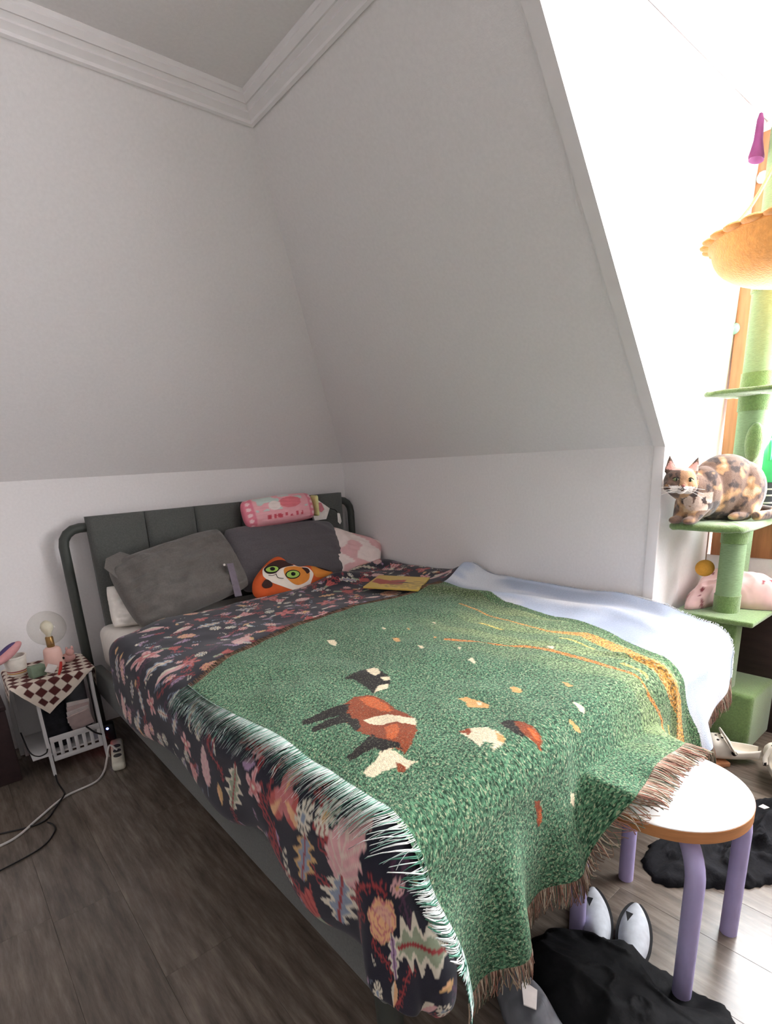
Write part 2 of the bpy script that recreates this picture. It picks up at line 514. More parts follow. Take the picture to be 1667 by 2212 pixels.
# ------------------------------------------------------------------ draping over the bed
XL, YF, RB, ZT = -1.655, -2.312, 0.055, 0.600      # edges of the flat top, edge radius, top height
LB = PI * RB / 2
STX, STY, STZ, STR = -0.938, -2.528, 0.452, 0.181   # stool seat
SPATH = np.array([[0, 0], [-.03, -.006], [-.055, -.035], [-.075, -.085], [-.095, -.128], [-.125, -.142], [-.6, -.142]])
SLEN = np.r_[0, np.cumsum(np.hypot(*np.diff(SPATH, axis=0).T))]
def topz(X, Y):
    b = 0.011 * vnoise(X, Y, 2.2, 1) + 0.006 * vnoise(X, Y, 5.5, 2) + 0.002 * vnoise(X, Y, 14, 3)
    b += 0.03 * np.exp(-((X + 0.05) / .10) ** 2)                                             # pushed up against the wall
    b += 0.055 * np.exp(-((X + .50) / .16) ** 2 - ((Y + .60) / .07) ** 2)                     # bunched hem beside the cushion
    b += 0.045 * np.exp(-((X + .22) / .16) ** 2 - ((Y + .45) / .08) ** 2)
    b += 0.05 * np.exp(-((X + .10) / .16) ** 2 - ((Y + 1.12) / .09) ** 2)                     # wave in front of the folded sky edge
    b += 0.022 * np.exp(-((X + .30 + .18 * (Y + 1.6)) / .055) ** 2) * sstep(-2.3, -1.9, Y) * sstep(-.9, -1.3, Y)
    b -= 0.012 * sstep(-1.9, -2.3, Y) + 0.008 * sstep(-1.45, -1.66, X)
    return ZT + b
def drape(X, Y, lift=0.0):
    X = np.asarray(X, float); Y = np.asarray(Y, float)
    d = np.maximum(0, XL - X); e = np.maximum(0, YF - Y)
    rr = np.hypot(d, e); rs = np.where(rr > 1e-9, rr, 1)
    bx, by = np.maximum(X, XL), np.maximum(Y, YF)
    cor = 4 * d * e / rs ** 2 * 0.5
    ang = np.clip(rr, 0, LB) / RB
    rest = np.maximum(0, rr - LB)
    flare = 0.05 + 0.10 * cor
    phi = np.arctan2(e, d + 1e-12)
    fold = 0.062 * (.5 + .5 * np.sin(21 * X + 2.0 * np.sin(5.1 * X + 1))) ** 1.6 * (e > d) * sstep(0, .3, rest) + 0.012 * np.sin(11 * Y + 1.5 * np.sin(3 * Y)) * (d >= e) * sstep(0, .3, rest)
    fold = fold * (1 - cor) + cor * 0.010 * np.sin(5 * phi + .6) * sstep(0, .3, rest)
    out = RB * np.sin(ang) + flare * rest + fold
    drop = RB * (1 - np.cos(ang)) + rest * np.sqrt(1 - flare ** 2)
    dx, dy = -d / rs, -e / rs
    z0 = topz(bx, by)
    x = bx + dx * (out + lift * np.sin(ang)); y = by + dy * (out + lift * np.sin(ang)); z = z0 - drop + lift * np.cos(ang)
    # onto the stool seat
    w = sstep(-1.19, -1.10, X) * (1 - sstep(-.80, -.62, X)) * sstep(0, .05, e)
    sy = YF + np.interp(e, SLEN, SPATH[:, 0]); sz = np.interp(e, SLEN, SPATH[:, 1]) + z0
    zs = STZ + .004
    k = sstep(.12, .17, e)
    sz = sz * (1 - k) + np.maximum(zs, zs + 0 * sz) * k
    sz = np.maximum(sz, zs) + lift + .006 * vnoise(X, e, 16, 5) * k + .005 * k
    y = y * (1 - w) + sy * w; z = z * (1 - w) + sz * w
    return x, y, np.maximum(z, 0.012)

# ------------------------------------------------------------------ floral duvet
def poly_mask(px, py, P):
    P = np.asarray(P); inside = np.zeros(px.shape, bool)
    j = len(P) - 1
    for i in range(len(P)):
        xi, yi, xj, yj = P[i, 0], P[i, 1], P[j, 0], P[j, 1]
        c = ((yi > py) != (yj > py)) & (px < (xj - xi) * (py - yi) / (yj - yi + 1e-15) + xi)
        inside ^= c
        j = i
    return inside
NU, NV = 430, 440
uu, vv = np.meshgrid(np.linspace(0, 1, NU), np.linspace(0, 1, NV), indexing='ij')
HEAD = lambda X: -0.50 + 0.015 * np.sin(6 * X) + 0.12 * sstep(-.62, -.18, X) + 0.06 * sstep(-.18, 0, X) - .13 * sstep(-1.42, -1.68, X)
def duvet_flat(u, v):
    hem = 0.30 - .03 * sstep(.8, .95, v) + 0.018 * np.sin(9 * v + .5) + 0.02 * np.sin(17 * v) - .05 * np.exp(-((v - .80) / .05) ** 2) - .035 * np.exp(-((v - .62) / .06) ** 2)
    xr = -0.03 - .24 * sstep(.72, .95, v)
    X = xr + u * (XL - hem - xr)
    Yh = HEAD(X)
    ft = 0.06 + .33 * sstep(-1.28, -1.46, X)
    Y = Yh + v * (YF - ft - Yh)
    d, e = np.maximum(0, XL - X), np.maximum(0, YF - Y)      # rounded corner at the foot
    rr = np.hypot(d, e)
    k = np.where((d > 0) & (e > 0), np.minimum(1, (.30 + .09 * np.arctan2(e, d + 1e-9) / (PI / 2)) / np.maximum(rr, 1e-6)), 1)
    return np.where(d > 0, XL - d * k, X), np.where(e > 0, YF - e * k, Y)
FX, FY = duvet_flat(uu, vv)
edge = np.minimum(np.minimum((1 - uu) * 1.98, vv * 2.0), np.minimum((1 - vv) * 2.0, .3 + uu))
lift = 0.026 * (1 - np.exp(-edge / .022)) - .004
dx_, dy_, dz_ = drape(FX, FY, lift + .004 * vnoise(FX, FY, 9, 7))
DUV = np.stack([dx_, dy_, dz_], -1)

NAVY = lin((30, 29, 42))
PAL = {k: np.array(lin(v)) for k, v in dict(pink=(206, 160, 160), rose=(186, 110, 110), salmon=(176, 84, 78), peach=(216, 168, 126), cream=(206, 198, 180), bluegrey=(128, 140, 158), ochre=(192, 154, 104), coral=(146, 54, 56), lilac=(158, 130, 160), sage=(140, 150, 126), plum=(74, 44, 66), dust=(120, 96, 106)).items()}
DCOL = np.empty(DUV.shape); DCOL[:] = NAVY
def stamp(cx, cy, size, rot, kind, c1, c2=None, c3=None, asp=1.0):
    m0 = (np.abs(FX - cx) < size * 1.1) & (np.abs(FY - cy) < size * 1.1)
    ii = np.nonzero(m0)
    if len(ii[0]) == 0: return
    i0, i1, j0, j1 = ii[0].min(), ii[0].max() + 1, ii[1].min(), ii[1].max() + 1
    sx, sy = FX[i0:i1, j0:j1] - cx, FY[i0:i1, j0:j1] - cy
    a = (sx * math.cos(rot) + sy * math.sin(rot)) / size            # along the stem, + is the flower's top
    b = (-sx * math.sin(rot) + sy * math.cos(rot)) / size / asp
    D = DCOL[i0:i1, j0:j1]
    r, th = np.hypot(a, b), np.arctan2(b, a)
    c2 = c1 if c2 is None else c2; c3 = c2 if c3 is None else c3
    if kind == 'artichoke':
        t = np.clip((a + .5), 0, 1)
        wd = .36 * np.sin(PI * t ** 0.8) ** .75 * (1 + .08 * np.sign(np.sin(40 * t)))
        m = (np.abs(b) < wd) & (np.abs(a) < .5)
        sc = np.abs(((a * 6 - np.abs(b) * 5) % 1) - .5) * 2
        D[m] = (c1 * (1 - .25 * t[..., None]) + c2 * .25 * t[..., None])[m]
        ln = m & ((sc < .22) | (np.abs(b) < .016))
        D[ln] = D[ln] * .35 + c3 * .65
        st = (np.abs(b) < .03) & (a < -.45) & (a > -.75); D[st] = PAL['bluegrey']
    elif kind == 'peony':
        m = r < .44 * (.86 + .14 * np.abs(np.cos(3.5 * th)))
        D[m] = c1
        for rad, n_, ph in ((.40, 7, 0), (.26, 5, .5), (.13, 3, .2)):
            seg = np.abs(np.cos(n_ / 2 * th + ph))
            ln = m & (np.abs(r - rad * (.8 + .2 * seg)) < .016); D[ln] = c2
            rad_l = m & (r < rad) & (r > rad * .55) & (seg < .12); D[rad_l] = c2
        m2 = m & (r < .3) & (a > .05); D[m2] = D[m2] * .6 + c3 * .4
    elif kind == 'star':
        n_ = 5 if asp > .8 else 6
        m = r < .5 * (.38 + .62 * np.abs(np.cos(n_ / 2 * th)) ** 1.6)
        D[m] = c1; D[m & (r < .22)] = c2; D[m & (r < .09)] = c3
        D[m & (np.abs(np.cos(n_ / 2 * th)) > .985) & (r < .4)] = c2
    elif kind == 'daisy':
        m = r < .5 * (.45 + .55 * (np.abs(np.cos(5 * th)) > .5)); D[m] = c1; D[r < .14] = c2
    elif kind == 'leaf':
        t = np.clip(a + .5, 0, 1)
        wd = .20 * np.sin(PI * t) ** .7 * (1 + .4 * np.sin(26 * t))
        m = (np.abs(b + .08 * np.sin(3 * a)) < wd) & (np.abs(a) < .5)
        D[m] = c1; D[m & (np.abs(b + .08 * np.sin(3 * a)) < wd * .55)] = c2
        D[m & (np.abs(b + .08 * np.sin(3 * a)) < .018)] = c3
    elif kind == 'bud':
        t = np.clip(a + .5, 0, 1); wd = .2 * np.sin(PI * t ** 1.3)
        m = (np.abs(b) < wd) & (np.abs(a) < .5); D[m] = c1; D[m & (b > .04)] = c2
    elif kind == 'dianthus':
        m = (np.abs(b) < .10 + .42 * np.clip(a + .15, 0, .6)) & (a > -.5) & (a < .34 + .10 * np.abs(np.sin(14 * b)))
        m &= ~((a < -.15) & (np.abs(b) > .10))
        D[m] = c1; D[m & (np.abs((b * 7 / (1 + .5 * a)) % 1 - .5) < .16) & (a > -.05)] = c2; D[m & (a < -.1)] = c3
    elif kind == 'lily':
        m = (r < .5 * (.30 + .70 * np.abs(np.cos(1.5 * th + .1)) ** 1.3)) ; D[m] = c1
        D[m & (r < .26)] = c2; D[m & (np.abs(np.cos(1.5 * th + .1)) > .97)] = c3
    elif kind == 'stem':
        m = (np.abs(b - .16 * np.sin(5 * a)) < .022) & (np.abs(a) < .5)
        tw = (np.abs(np.abs(b - .16 * np.sin(5 * a)) - .5 * np.abs((a * 5) % 1 - .5) * .5) < .016) & (np.abs(b - .16 * np.sin(5 * a)) < .12) & (np.abs(a) < .5)
        D[m | tw] = c1
    elif kind == 'sprig':
        m = np.zeros(a.shape, bool)
        for q in range(7):
            ca, cb = -.42 + .14 * q, (.12 if q % 2 else -.12) * (1 - .07 * q)
            m |= (((a - ca) / .085) ** 2 + ((b - cb) / .05) ** 2) < 1
        m |= (np.abs(b) < .012) & (np.abs(a) < .45); D[m] = c1
P_ = PAL
COMBO = [('artichoke', P_['pink'], P_['rose'], P_['cream']), ('peony', P_['peach'], P_['rose'], P_['pink']), ('star', P_['salmon'], P_['rose'], P_['coral']), ('star', P_['pink'], P_['rose'], P_['cream']),
         ('leaf', P_['cream'], P_['bluegrey'], P_['coral']), ('leaf', P_['sage'], P_['cream'], P_['coral']), ('leaf', P_['ochre'], P_['peach'], P_['coral']), ('lily', P_['salmon'], P_['rose'], P_['coral']),
         ('dianthus', P_['salmon'], P_['coral'], P_['sage']), ('dianthus', P_['pink'], P_['salmon'], P_['cream']), ('leaf', P_['bluegrey'], P_['cream'], P_['coral']), ('bud', P_['pink'], P_['cream'], None)]
SMALL = [('daisy', P_['cream'], P_['bluegrey'], None), ('daisy', P_['pink'], P_['ochre'], None), ('sprig', P_['cream'], None, None), ('bud', P_['ochre'], P_['peach'], None), ('bud', P_['lilac'], P_['dust'], None), ('bud', P_['cream'], P_['bluegrey'], None), ('star', P_['pink'], P_['salmon'], P_['cream']), ('sprig', P_['bluegrey'], None, None), ('leaf', P_['dust'], P_['lilac'], P_['plum']), ('leaf', P_['plum'], P_['coral'], P_['dust'])]
mr_ = random.Random(5)
# stems first, then big motifs on a jittered lattice, then small ones in between
yy = -0.30
rows = []
while yy > -2.75:
    xx = 0.0
    while xx > -2.05:
        rows.append((xx + mr_.uniform(-.035, .035), yy + mr_.uniform(-.03, .03)))
        xx -= .105
    yy -= .098
FIXED = [(-1.722, -2.275, .150, -.10, 'artichoke', 'pink', 'rose', 'cream', 1.0), (-1.780, -2.420, .115, .1, 'peony', 'peach', 'rose', 'pink', 1.0), (-1.830, -2.262, .12, .2, 'leaf', 'cream', 'bluegrey', 'coral', 2.1),
         (-1.800, -2.138, .12, .15, 'leaf', 'ochre', 'bluegrey', 'coral', 1.4), (-1.715, -2.045, .155, .3, 'lily', 'salmon', 'rose', 'peach', .9), (-1.745, -1.918, .075, 0, 'star', 'pink', 'rose', 'cream', 1.0),
         (-1.80, -1.80, .15, -.1, 'leaf', 'cream', 'sage', 'coral', 1.2), (-1.81, -1.62, .13, 0, 'artichoke', 'pink', 'lilac', 'cream', .7), (-1.722, -2.132, .06, 0, 'daisy', 'cream', 'bluegrey', None, 1.0),
         (-1.700, -2.195, .06, 2.2, 'daisy', 'cream', 'ochre', None, 1.0), (-1.70, -2.53, .19, -.15, 'leaf', 'cream', 'sage', 'coral', 1.3), (-1.86, -1.71, .07, .2, 'bud', 'ochre', 'peach', None, 1.2), (-1.80, -2.50, .10, 1.2, 'leaf', 'cream', 'lilac', 'plum', 1.0),
         (-1.86, -2.56, .07, .6, 'bud', 'peach', 'cream', None, 1.3), (-1.865, -2.06, .08, .3, 'sprig', 'cream', None, None, 1.2), (-1.90, -2.66, .05, .6, 'bud', 'peach', 'cream', None, 1.3)]
for x, y in rows[::3]:
    stamp(x, y, mr_.uniform(.12, .2), mr_.uniform(-1.2, 1.2), 'stem', PAL['coral'] if mr_.random() < .7 else PAL['plum'])
for x, y in rows:
    if any(math.hypot(x - f[0], y - f[1]) < f[2] * .62 + .03 for f in FIXED):
        continue
    if mr_.random() < .62:
        k_, c1, c2, c3 = mr_.choice(COMBO)
        stamp(x, y, mr_.uniform(.075, .125), mr_.gauss(0, .5), k_, c1, c2, c3, mr_.uniform(.75, 1.05))
    else:
        for _ in range(3):
            k_, c1, c2, c3 = mr_.choice(SMALL)
            stamp(x + mr_.uniform(-.035, .035), y + mr_.uniform(-.035, .035), mr_.uniform(.03, .06), mr_.gauss(0, .9), k_, c1, c2, c3)
for x, y in rows:
    k_, c1, c2, c3 = mr_.choice(SMALL)
    x, y = x + .052 + mr_.uniform(-.015, .015), y + .049 + mr_.uniform(-.015, .015)
    if not any(math.hypot(x - f[0], y - f[1]) < f[2] * .5 + .015 for f in FIXED):
        stamp(x, y, mr_.uniform(.025, .05), mr_.gauss(0, 1), k_, c1, c2, c3)
for cx, cy, sz, ro in ((-1.82, -2.20, .16, .9), (-1.77, -2.33, .15, 1.9), (-1.80, -1.97, .14, .2), (-1.70, -1.98, .12, -.4), (-1.76, -1.70, .12, .5), (-1.84, -2.47, .12, 1.2)):
    stamp(cx, cy, sz, ro, 'stem', PAL['coral'])
for f in FIXED:
    stamp(f[0], f[1], f[2], f[3], f[4], PAL[f[5]], PAL[f[6]] if f[6] else None, PAL[f[7]] if f[7] else None, f[8])
M_DUVET = mat('floral_cotton', (60, 50, 60), rough=0.85, var=0.10, scale=60, bump=0.12, bscale=500, sheen=0.15, attr='print')
o = mesh_np('duvet', DUV.reshape(-1, 3), gridfaces(NU, NV), M_DUVET, cols=DCOL.reshape(-1, 3), org=(-.9, -1.4, .56))
tag(o, 'dark navy duvet printed with pink, peach and cream flowers, hanging over the bed side', 'duvet')
# ------------------------------------------------------------------ woven throw blanket (rotated picture of a cow pasture)
QL, PLN = 1.67, 1.465
def blanket_flat(q, p):
    """cloth coordinates (q from the near-left edge towards the wall, p from the head end towards the foot) -> flattened bed plane"""
    Xr = -0.035 - .12 * sstep(.8, 1.45, p)
    Xa = -1.675 + .02 * sstep(.1, .7, p) + .10 * sstep(1.0, PLN, p)
    X = Xa + q / QL * (Xr - Xa)
    Y = -1.135 - p - (.29 - .13 * p / PLN) * np.exp(-(np.abs(q) / .25) ** 1.2) + .02 * sstep(1.40, QL, q) * (1 - p / PLN) - .02 * np.sin(6 * q) + .11 * sstep(1.30, QL, q) * (p / PLN) ** 4
    return X, Y
def blanket_pos(q, p, lift=.034):
    X, Y = blanket_flat(q, p)
    crease = .012 * np.exp(-((q - 1.08 - .25 * (p - 1.1)) / .02) ** 2) * sstep(.95, 1.15, p) * sstep(1.5, 1.3, p)
    return drape(X, Y, lift + .003 * vnoise(q, p, 12, 9) + crease)
COWS = [
    ('brown', [(0.221, 0.637), (0.284, 0.637), (0.326, 0.675), (0.329, 0.719), (0.311, 0.793), (0.305, 0.866), (0.263, 0.907), (0.209, 0.925), (0.173, 0.925), (0.17, 0.89), (0.137, 0.872), (0.137, 0.84), (0.164, 0.799), (0.158, 0.757), (0.167, 0.693)]),
    ('black', [(0.242, 0.649), (0.176, 0.605), (0.093, 0.561), (0.084, 0.578), (0.125, 0.614), (0.194, 0.675)]),
    ('black', [(0.206, 0.681), (0.134, 0.631), (0.084, 0.611), (0.081, 0.628), (0.134, 0.669), (0.182, 0.713)]),
    ('black', [(0.164, 0.801), (0.125, 0.796), (0.072, 0.781), (0.066, 0.799), (0.105, 0.822), (0.14, 0.843)]),
    ('cream', [(0.057, 0.854), (0.084, 0.86), (0.117, 0.869), (0.137, 0.86), (0.161, 0.875), (0.161, 0.904), (0.161, 0.942), (0.17, 0.969), (0.152, 0.957), (0.128, 0.954), (0.125, 0.928), (0.093, 0.901), (0.063, 0.89), (0.054, 0.872)]),
    ('cream', [(0.209, 0.737), (0.248, 0.755), (0.278, 0.787), (0.287, 0.822), (0.305, 0.872), (0.281, 0.89), (0.266, 0.86), (0.26, 0.831), (0.224, 0.796), (0.206, 0.76)]),
    ('rust', [(0.221, 0.816), (0.254, 0.84), (0.224, 0.869), (0.188, 0.875), (0.182, 0.854)]),
    ('rust', [(0.284, 0.649), (0.32, 0.681), (0.317, 0.731), (0.299, 0.79), (0.278, 0.76), (0.272, 0.696)]),
    ('black', [(0.17, 0.799), (0.173, 0.851), (0.191, 0.895), (0.179, 0.913), (0.167, 0.884), (0.134, 0.869), (0.137, 0.837)]),
    ('black', [(0.182, 0.693), (0.203, 0.719), (0.179, 0.755), (0.155, 0.755), (0.167, 0.705)]),
    ('brown', [(0.134, 0.919), (0.146, 0.937), (0.131, 0.957), (0.119, 0.939)]),
    ('black', [(0.338, 0.531), (0.415, 0.54), (0.466, 0.555), (0.451, 0.649), (0.424, 0.681), (0.364, 0.678), (0.338, 0.669), (0.353, 0.614), (0.356, 0.555)]),
    ('cream', [(0.439, 0.549), (0.469, 0.564), (0.451, 0.608), (0.421, 0.614), (0.421, 0.584)]),
    ('cream', [(0.376, 0.655), (0.415, 0.675), (0.394, 0.69), (0.344, 0.669)]),
    ('cream', [(0.424, 0.631), (0.451, 0.649), (0.436, 0.666), (0.415, 0.652)]),
    ('tan', [(0.475, 0.919), (0.496, 0.934), (0.502, 0.972), (0.505, 1.013), (0.49, 1.016), (0.469, 0.984), (0.454, 0.966), (0.472, 0.948)]),
    ('cream', [(0.493, 0.975), (0.502, 0.986), (0.49, 0.992), (0.481, 0.984)]),
    ('cream', [(0.338, 1.007), (0.37, 1.028), (0.394, 1.066), (0.388, 1.098), (0.364, 1.124), (0.344, 1.122), (0.308, 1.113), (0.311, 1.107), (0.332, 1.11), (0.326, 1.083), (0.299, 1.086), (0.32, 1.063), (0.329, 1.033)]),
    ('brown', [(0.338, 1.007), (0.364, 1.025), (0.356, 1.036), (0.338, 1.036)]),
    ('tan', [(0.388, 1.086), (0.37, 1.119), (0.347, 1.124), (0.347, 1.113)]),
    ('black', [(0.433, 1.083), (0.466, 1.089), (0.472, 1.124), (0.463, 1.148), (0.403, 1.148), (0.406, 1.13)]),
    ('brown', [(0.466, 1.104), (0.475, 1.133), (0.466, 1.157), (0.454, 1.168), (0.43, 1.177), (0.412, 1.174), (0.418, 1.163), (0.415, 1.148)]),
    ('rust', [(0.46, 1.145), (0.454, 1.16), (0.436, 1.171), (0.427, 1.16)]),
    ('tan', [(0.633, 1.007), (0.648, 1.016), (0.642, 1.045), (0.624, 1.051), (0.615, 1.03)]),
    ('cream', [(0.663, 1.186), (0.669, 1.192), (0.663, 1.213), (0.651, 1.227), (0.639, 1.21)]),
    ('tan', [(0.58, 1.207), (0.592, 1.221), (0.595, 1.242), (0.592, 1.254), (0.577, 1.239)]),
    ('tan', [(0.774, 1.101), (0.78, 1.116), (0.768, 1.139), (0.75, 1.136)]),
    ('cream', [(0.699, 0.799), (0.717, 0.799), (0.702, 0.828), (0.684, 0.837)]),
    ('cream', [(0.538, 0.229), (0.562, 0.25), (0.55, 0.282), (0.52, 0.299), (0.526, 0.258)]),
    ('tan', [(0.714, 0.429), (0.726, 0.452), (0.696, 0.487), (0.684, 0.476)]),
    ('cream', [(0.699, 0.575), (0.705, 0.593), (0.681, 0.614), (0.678, 0.602)]),
    ('cream', [(0.762, 0.702), (0.771, 0.71), (0.75, 0.725)]),
    ('tan', [(0.801, 0.558), (0.801, 0.575), (0.783, 0.584)]),
    ('cream', [(0.947, 0.405), (0.953, 0.42), (0.926, 0.443)]),
    ('tan', [(0.825, 0.393), (0.828, 0.405), (0.81, 0.423)]),
    ('cream', [(0.762, 0.317), (0.765, 0.341), (0.747, 0.346)]),
    ('cream', [(0.98, 0.904), (0.995, 0.922), (0.962, 0.939)]),
    ('brown', [(0.335, 1.224), (0.353, 1.236), (0.356, 1.268), (0.344, 1.295), (0.332, 1.298), (0.335, 1.268)]),
    ('rust', [(0.347, 1.254), (0.353, 1.274), (0.341, 1.298), (0.338, 1.28)]),
    ('cream', [(0.472, 1.301), (0.487, 1.318), (0.475, 1.336), (0.469, 1.342), (0.463, 1.318)]),
]
SKYB = [(1.47, 0.217), (1.306, 0.476), (1.323, 0.643), (1.3, 0.799), (1.285, 0.957), (1.24, 1.104), (1.162, 1.213), (1.228, 1.286), (1.294, 1.392)]
ST1 = [(1.132, 0.631), (1.105, 0.834), (1.219, 0.887), (1.213, 1.001), (1.093, 1.177), (1.087, 1.23), (1.168, 1.292), (1.186, 1.336)]
ST2 = [(0.869, 0.755), (0.935, 0.854), (0.971, 1.028), (0.974, 1.151), (0.968, 1.265), (1.058, 1.321), (0.869, 1.424), (1.126, 1.442)]
NQ, NP = 420, 372
bq, bp_ = np.meshgrid(np.linspace(0, QL, NQ), np.linspace(0, PLN, NP), indexing='ij')
BV = np.stack(blanket_pos(bq, bp_), -1)
def line_dist(q, p, L):
    d = np.full(q.shape, 9.0)
    for (a, b), (c, e) in zip(L, L[1:]):
        t = np.clip(((q - a) * (c - a) + (p - b) * (e - b)) / ((c - a) ** 2 + (e - b) ** 2 + 1e-12), 0, 1)
        d = np.minimum(d, np.hypot(q - a - t * (c - a), p - b - t * (e - b)))
    return d
def at_p(L, p):
    L = sorted(L, key=lambda t: t[1]); return np.interp(p, [t[1] for t in L], [t[0] for t in L])
SKYB = [(1.43, 0.0), (1.43, .2), (1.33, .45), (1.31, .65), (1.30, .80), (1.27, .96), (1.22, 1.10), (1.19, 1.21), (1.23, 1.29), (1.29, 1.39), (1.29, 1.47)]
ST1 = [(1.20, .30), (1.15, .50), (1.13, .63), (1.12, .80), (1.18, .90), (1.16, 1.02), (1.10, 1.15), (1.09, 1.23), (1.15, 1.30), (1.18, 1.40), (1.19, 1.47)]
ST2 = [(.80, .62), (.87, .755), (.935, .854), (.965, 1.03), (.97, 1.15), (.975, 1.265), (1.03, 1.33), (1.0, 1.40), (1.10, 1.465)]
wob = .02 * vnoise(bq, bp_, 7, 21)
grass = np.array(lin((72, 108, 84))); dark = np.array(lin((46, 70, 54))); lime = np.array(lin((124, 140, 98))); gold = np.array(lin((190, 136, 70))); skyc = np.array(lin((176, 188, 208))); cloud = np.array(lin((206, 210, 218))); slate = np.array(lin((146, 156, 176)))
B3 = lambda t: t[..., None]
BC_ = np.empty(BV.shape); BC_[:] = grass
t = sstep(.0, .9, vnoise(bq, bp_, 3, 22) * .5 + .35); BC_ = BC_ * (1 - .35 * B3(t)) + dark * .35 * B3(t)
lm = sstep(.70, 1.0, bq + wob * 2) * (.35 + .45 * sstep(-.2, .5, np.sin(38 * (bq + .12 * np.sin(3 * bp_) + wob * 1.5)))) * sstep(.25, .6, bp_)
BC_ = BC_ * (1 - B3(lm)) + lime * B3(lm)
olive = sstep(1.15, 1.35, bq) * sstep(.75, .2, bp_) * .8; BC_ = BC_ * (1 - B3(olive)) + np.array(lin((74, 84, 46))) * B3(olive)
d1 = line_dist(bq + wob * .5, bp_, ST1); m = (d1 < .006 + .028 * sstep(.75, 1.0, bp_)); BC_[m] = gold
d2 = line_dist(bq + wob * .4, bp_, ST2); m = (d2 < .007 + .006 * vnoise(bq, bp_, 20, 4)); BC_[m] = np.array(lin((184, 112, 52)))
d3 = np.abs(bq + wob - at_p(ST1, bp_) + .09); m = (d3 < .007) & (vnoise(bq, bp_, 9, 8) > -.1) & (bp_ > .5); BC_[m] = np.array(lin((196, 176, 96)))
for c_, P in COWS:
    q0, q1 = min(a for a, b in P), max(a for a, b in P); 
    cc = dict(brown=(132, 62, 34), black=(34, 28, 26), cream=(222, 206, 176), rust=(186, 92, 48), tan=(206, 156, 100))[c_]
    m = poly_mask(bq + .003 * vnoise(bq, bp_, 80, 3), bp_ + .003 * vnoise(bq, bp_, 80, 4), P)
    BC_[m] = np.array(lin(cc))
sk = bq + wob * .3 > at_p(SKYB, bp_)
cl = sstep(-.3, .5, vnoise(bq * 2.6, bp_, 4, 31) + .4 * vnoise(bq * 2.6, bp_, 11, 32))
sky = skyc * (1 - B3(cl)) + cloud * B3(cl); sl2 = sstep(.25, .8, vnoise(bq * 3.5, bp_, 3.2, 33)) * .8; sky = sky * (1 - B3(sl2)) + slate * B3(sl2)
BC_[sk] = sky[sk]
hz = (np.abs(bq + wob * .3 - at_p(SKYB, bp_) + .02) < .022) & ~sk; BC_[hz] = np.array(lin((66, 98, 66)))

def weave_material():
    m = bpy.data.materials.new('woven_throw'); m.use_nodes = True
    nt = m.node_tree; b = nt.nodes['Principled BSDF']
    b.inputs['Roughness'].default_value = .95; b.inputs['Specular IOR Level'].default_value = .1; b.inputs['Sheen Weight'].default_value = .1
    at = nt.nodes.new('ShaderNodeVertexColor'); at.layer_name = 'print'
    gm = nt.nodes.new('ShaderNodeVertexColor'); gm.layer_name = 'grass_mask'
    uv = nt.nodes.new('ShaderNodeUVMap'); uv.uv_map = 'cloth'
    mp = nt.nodes.new('ShaderNodeMapping'); mp.inputs['Scale'].default_value = (1, 1, 1); nt.links.new(uv.outputs[0], mp.inputs[0])
    n = nt.nodes.new('ShaderNodeTexNoise'); n.inputs['Scale'].default_value = 150; n.inputs['Detail'].default_value = 2; n.inputs['Distortion'].default_value = .6
    nt.links.new(mp.outputs[0], n.inputs['Vector'])
    cr = nt.nodes.new('ShaderNodeValToRGB'); e = cr.color_ramp.elements
    e[0].position, e[0].color = .36, (.26, .30, .28, 1); e[1].position, e[1].color = .66, (2.2, 2.1, 2.0, 1)
    q = e.new(.50); q.color = (.95, .95, .95, 1); q = e.new(.60); q.color = (1.7, 1.75, 1.6, 1)
    nt.links.new(n.outputs[0], cr.inputs[0])
    mx = nt.nodes.new('ShaderNodeMix'); mx.data_type = 'RGBA'; mx.blend_type = 'MIX'
    mx.inputs['A'].default_value = (1, 1, 1, 1)
    nt.links.new(gm.outputs[0], mx.inputs['Factor']); nt.links.new(cr.outputs[0], mx.inputs['B'])
    mu = nt.nodes.new('ShaderNodeVectorMath'); mu.operation = 'MULTIPLY'
    nt.links.new(at.outputs[0], mu.inputs[0]); nt.links.new(mx.outputs['Result'], mu.inputs[1])
    n3 = nt.nodes.new('ShaderNodeTexNoise'); n3.inputs['Scale'].default_value = 190; n3.inputs['Detail'].default_value = 1; n3.inputs['Distortion'].default_value = .8; nt.links.new(mp.outputs[0], n3.inputs['Vector'])
    mr = nt.nodes.new('ShaderNodeMapRange'); mr.inputs['From Min'].default_value = .575; mr.inputs['From Max'].default_value = .66; mr.inputs['To Max'].default_value = .75; nt.links.new(n3.outputs[0], mr.inputs[0])
    ml = nt.nodes.new('ShaderNodeMath'); ml.operation = 'MULTIPLY'; nt.links.new(mr.outputs[0], ml.inputs[0]); nt.links.new(gm.outputs[0], ml.inputs[1])
    mc = nt.nodes.new('ShaderNodeMix'); mc.data_type = 'RGBA'; mc.inputs['B'].default_value = (*lin((176, 184, 150)), 1)
    nt.links.new(ml.outputs[0], mc.inputs['Factor']); nt.links.new(mu.outputs[0], mc.inputs['A'])
    nt.links.new(mc.outputs['Result'], b.inputs['Base Color'])
    n2 = nt.nodes.new('ShaderNodeTexNoise'); n2.inputs['Scale'].default_value = 330; nt.links.new(mp.outputs[0], n2.inputs['Vector'])
    bp = nt.nodes.new('ShaderNodeBump'); bp.inputs['Strength'].default_value = .5; bp.inputs['Distance'].default_value = .004
    nt.links.new(n2.outputs[0], bp.inputs['Height']); nt.links.new(bp.outputs[0], b.inputs['Normal'])
    return m
M_THROW = weave_material()
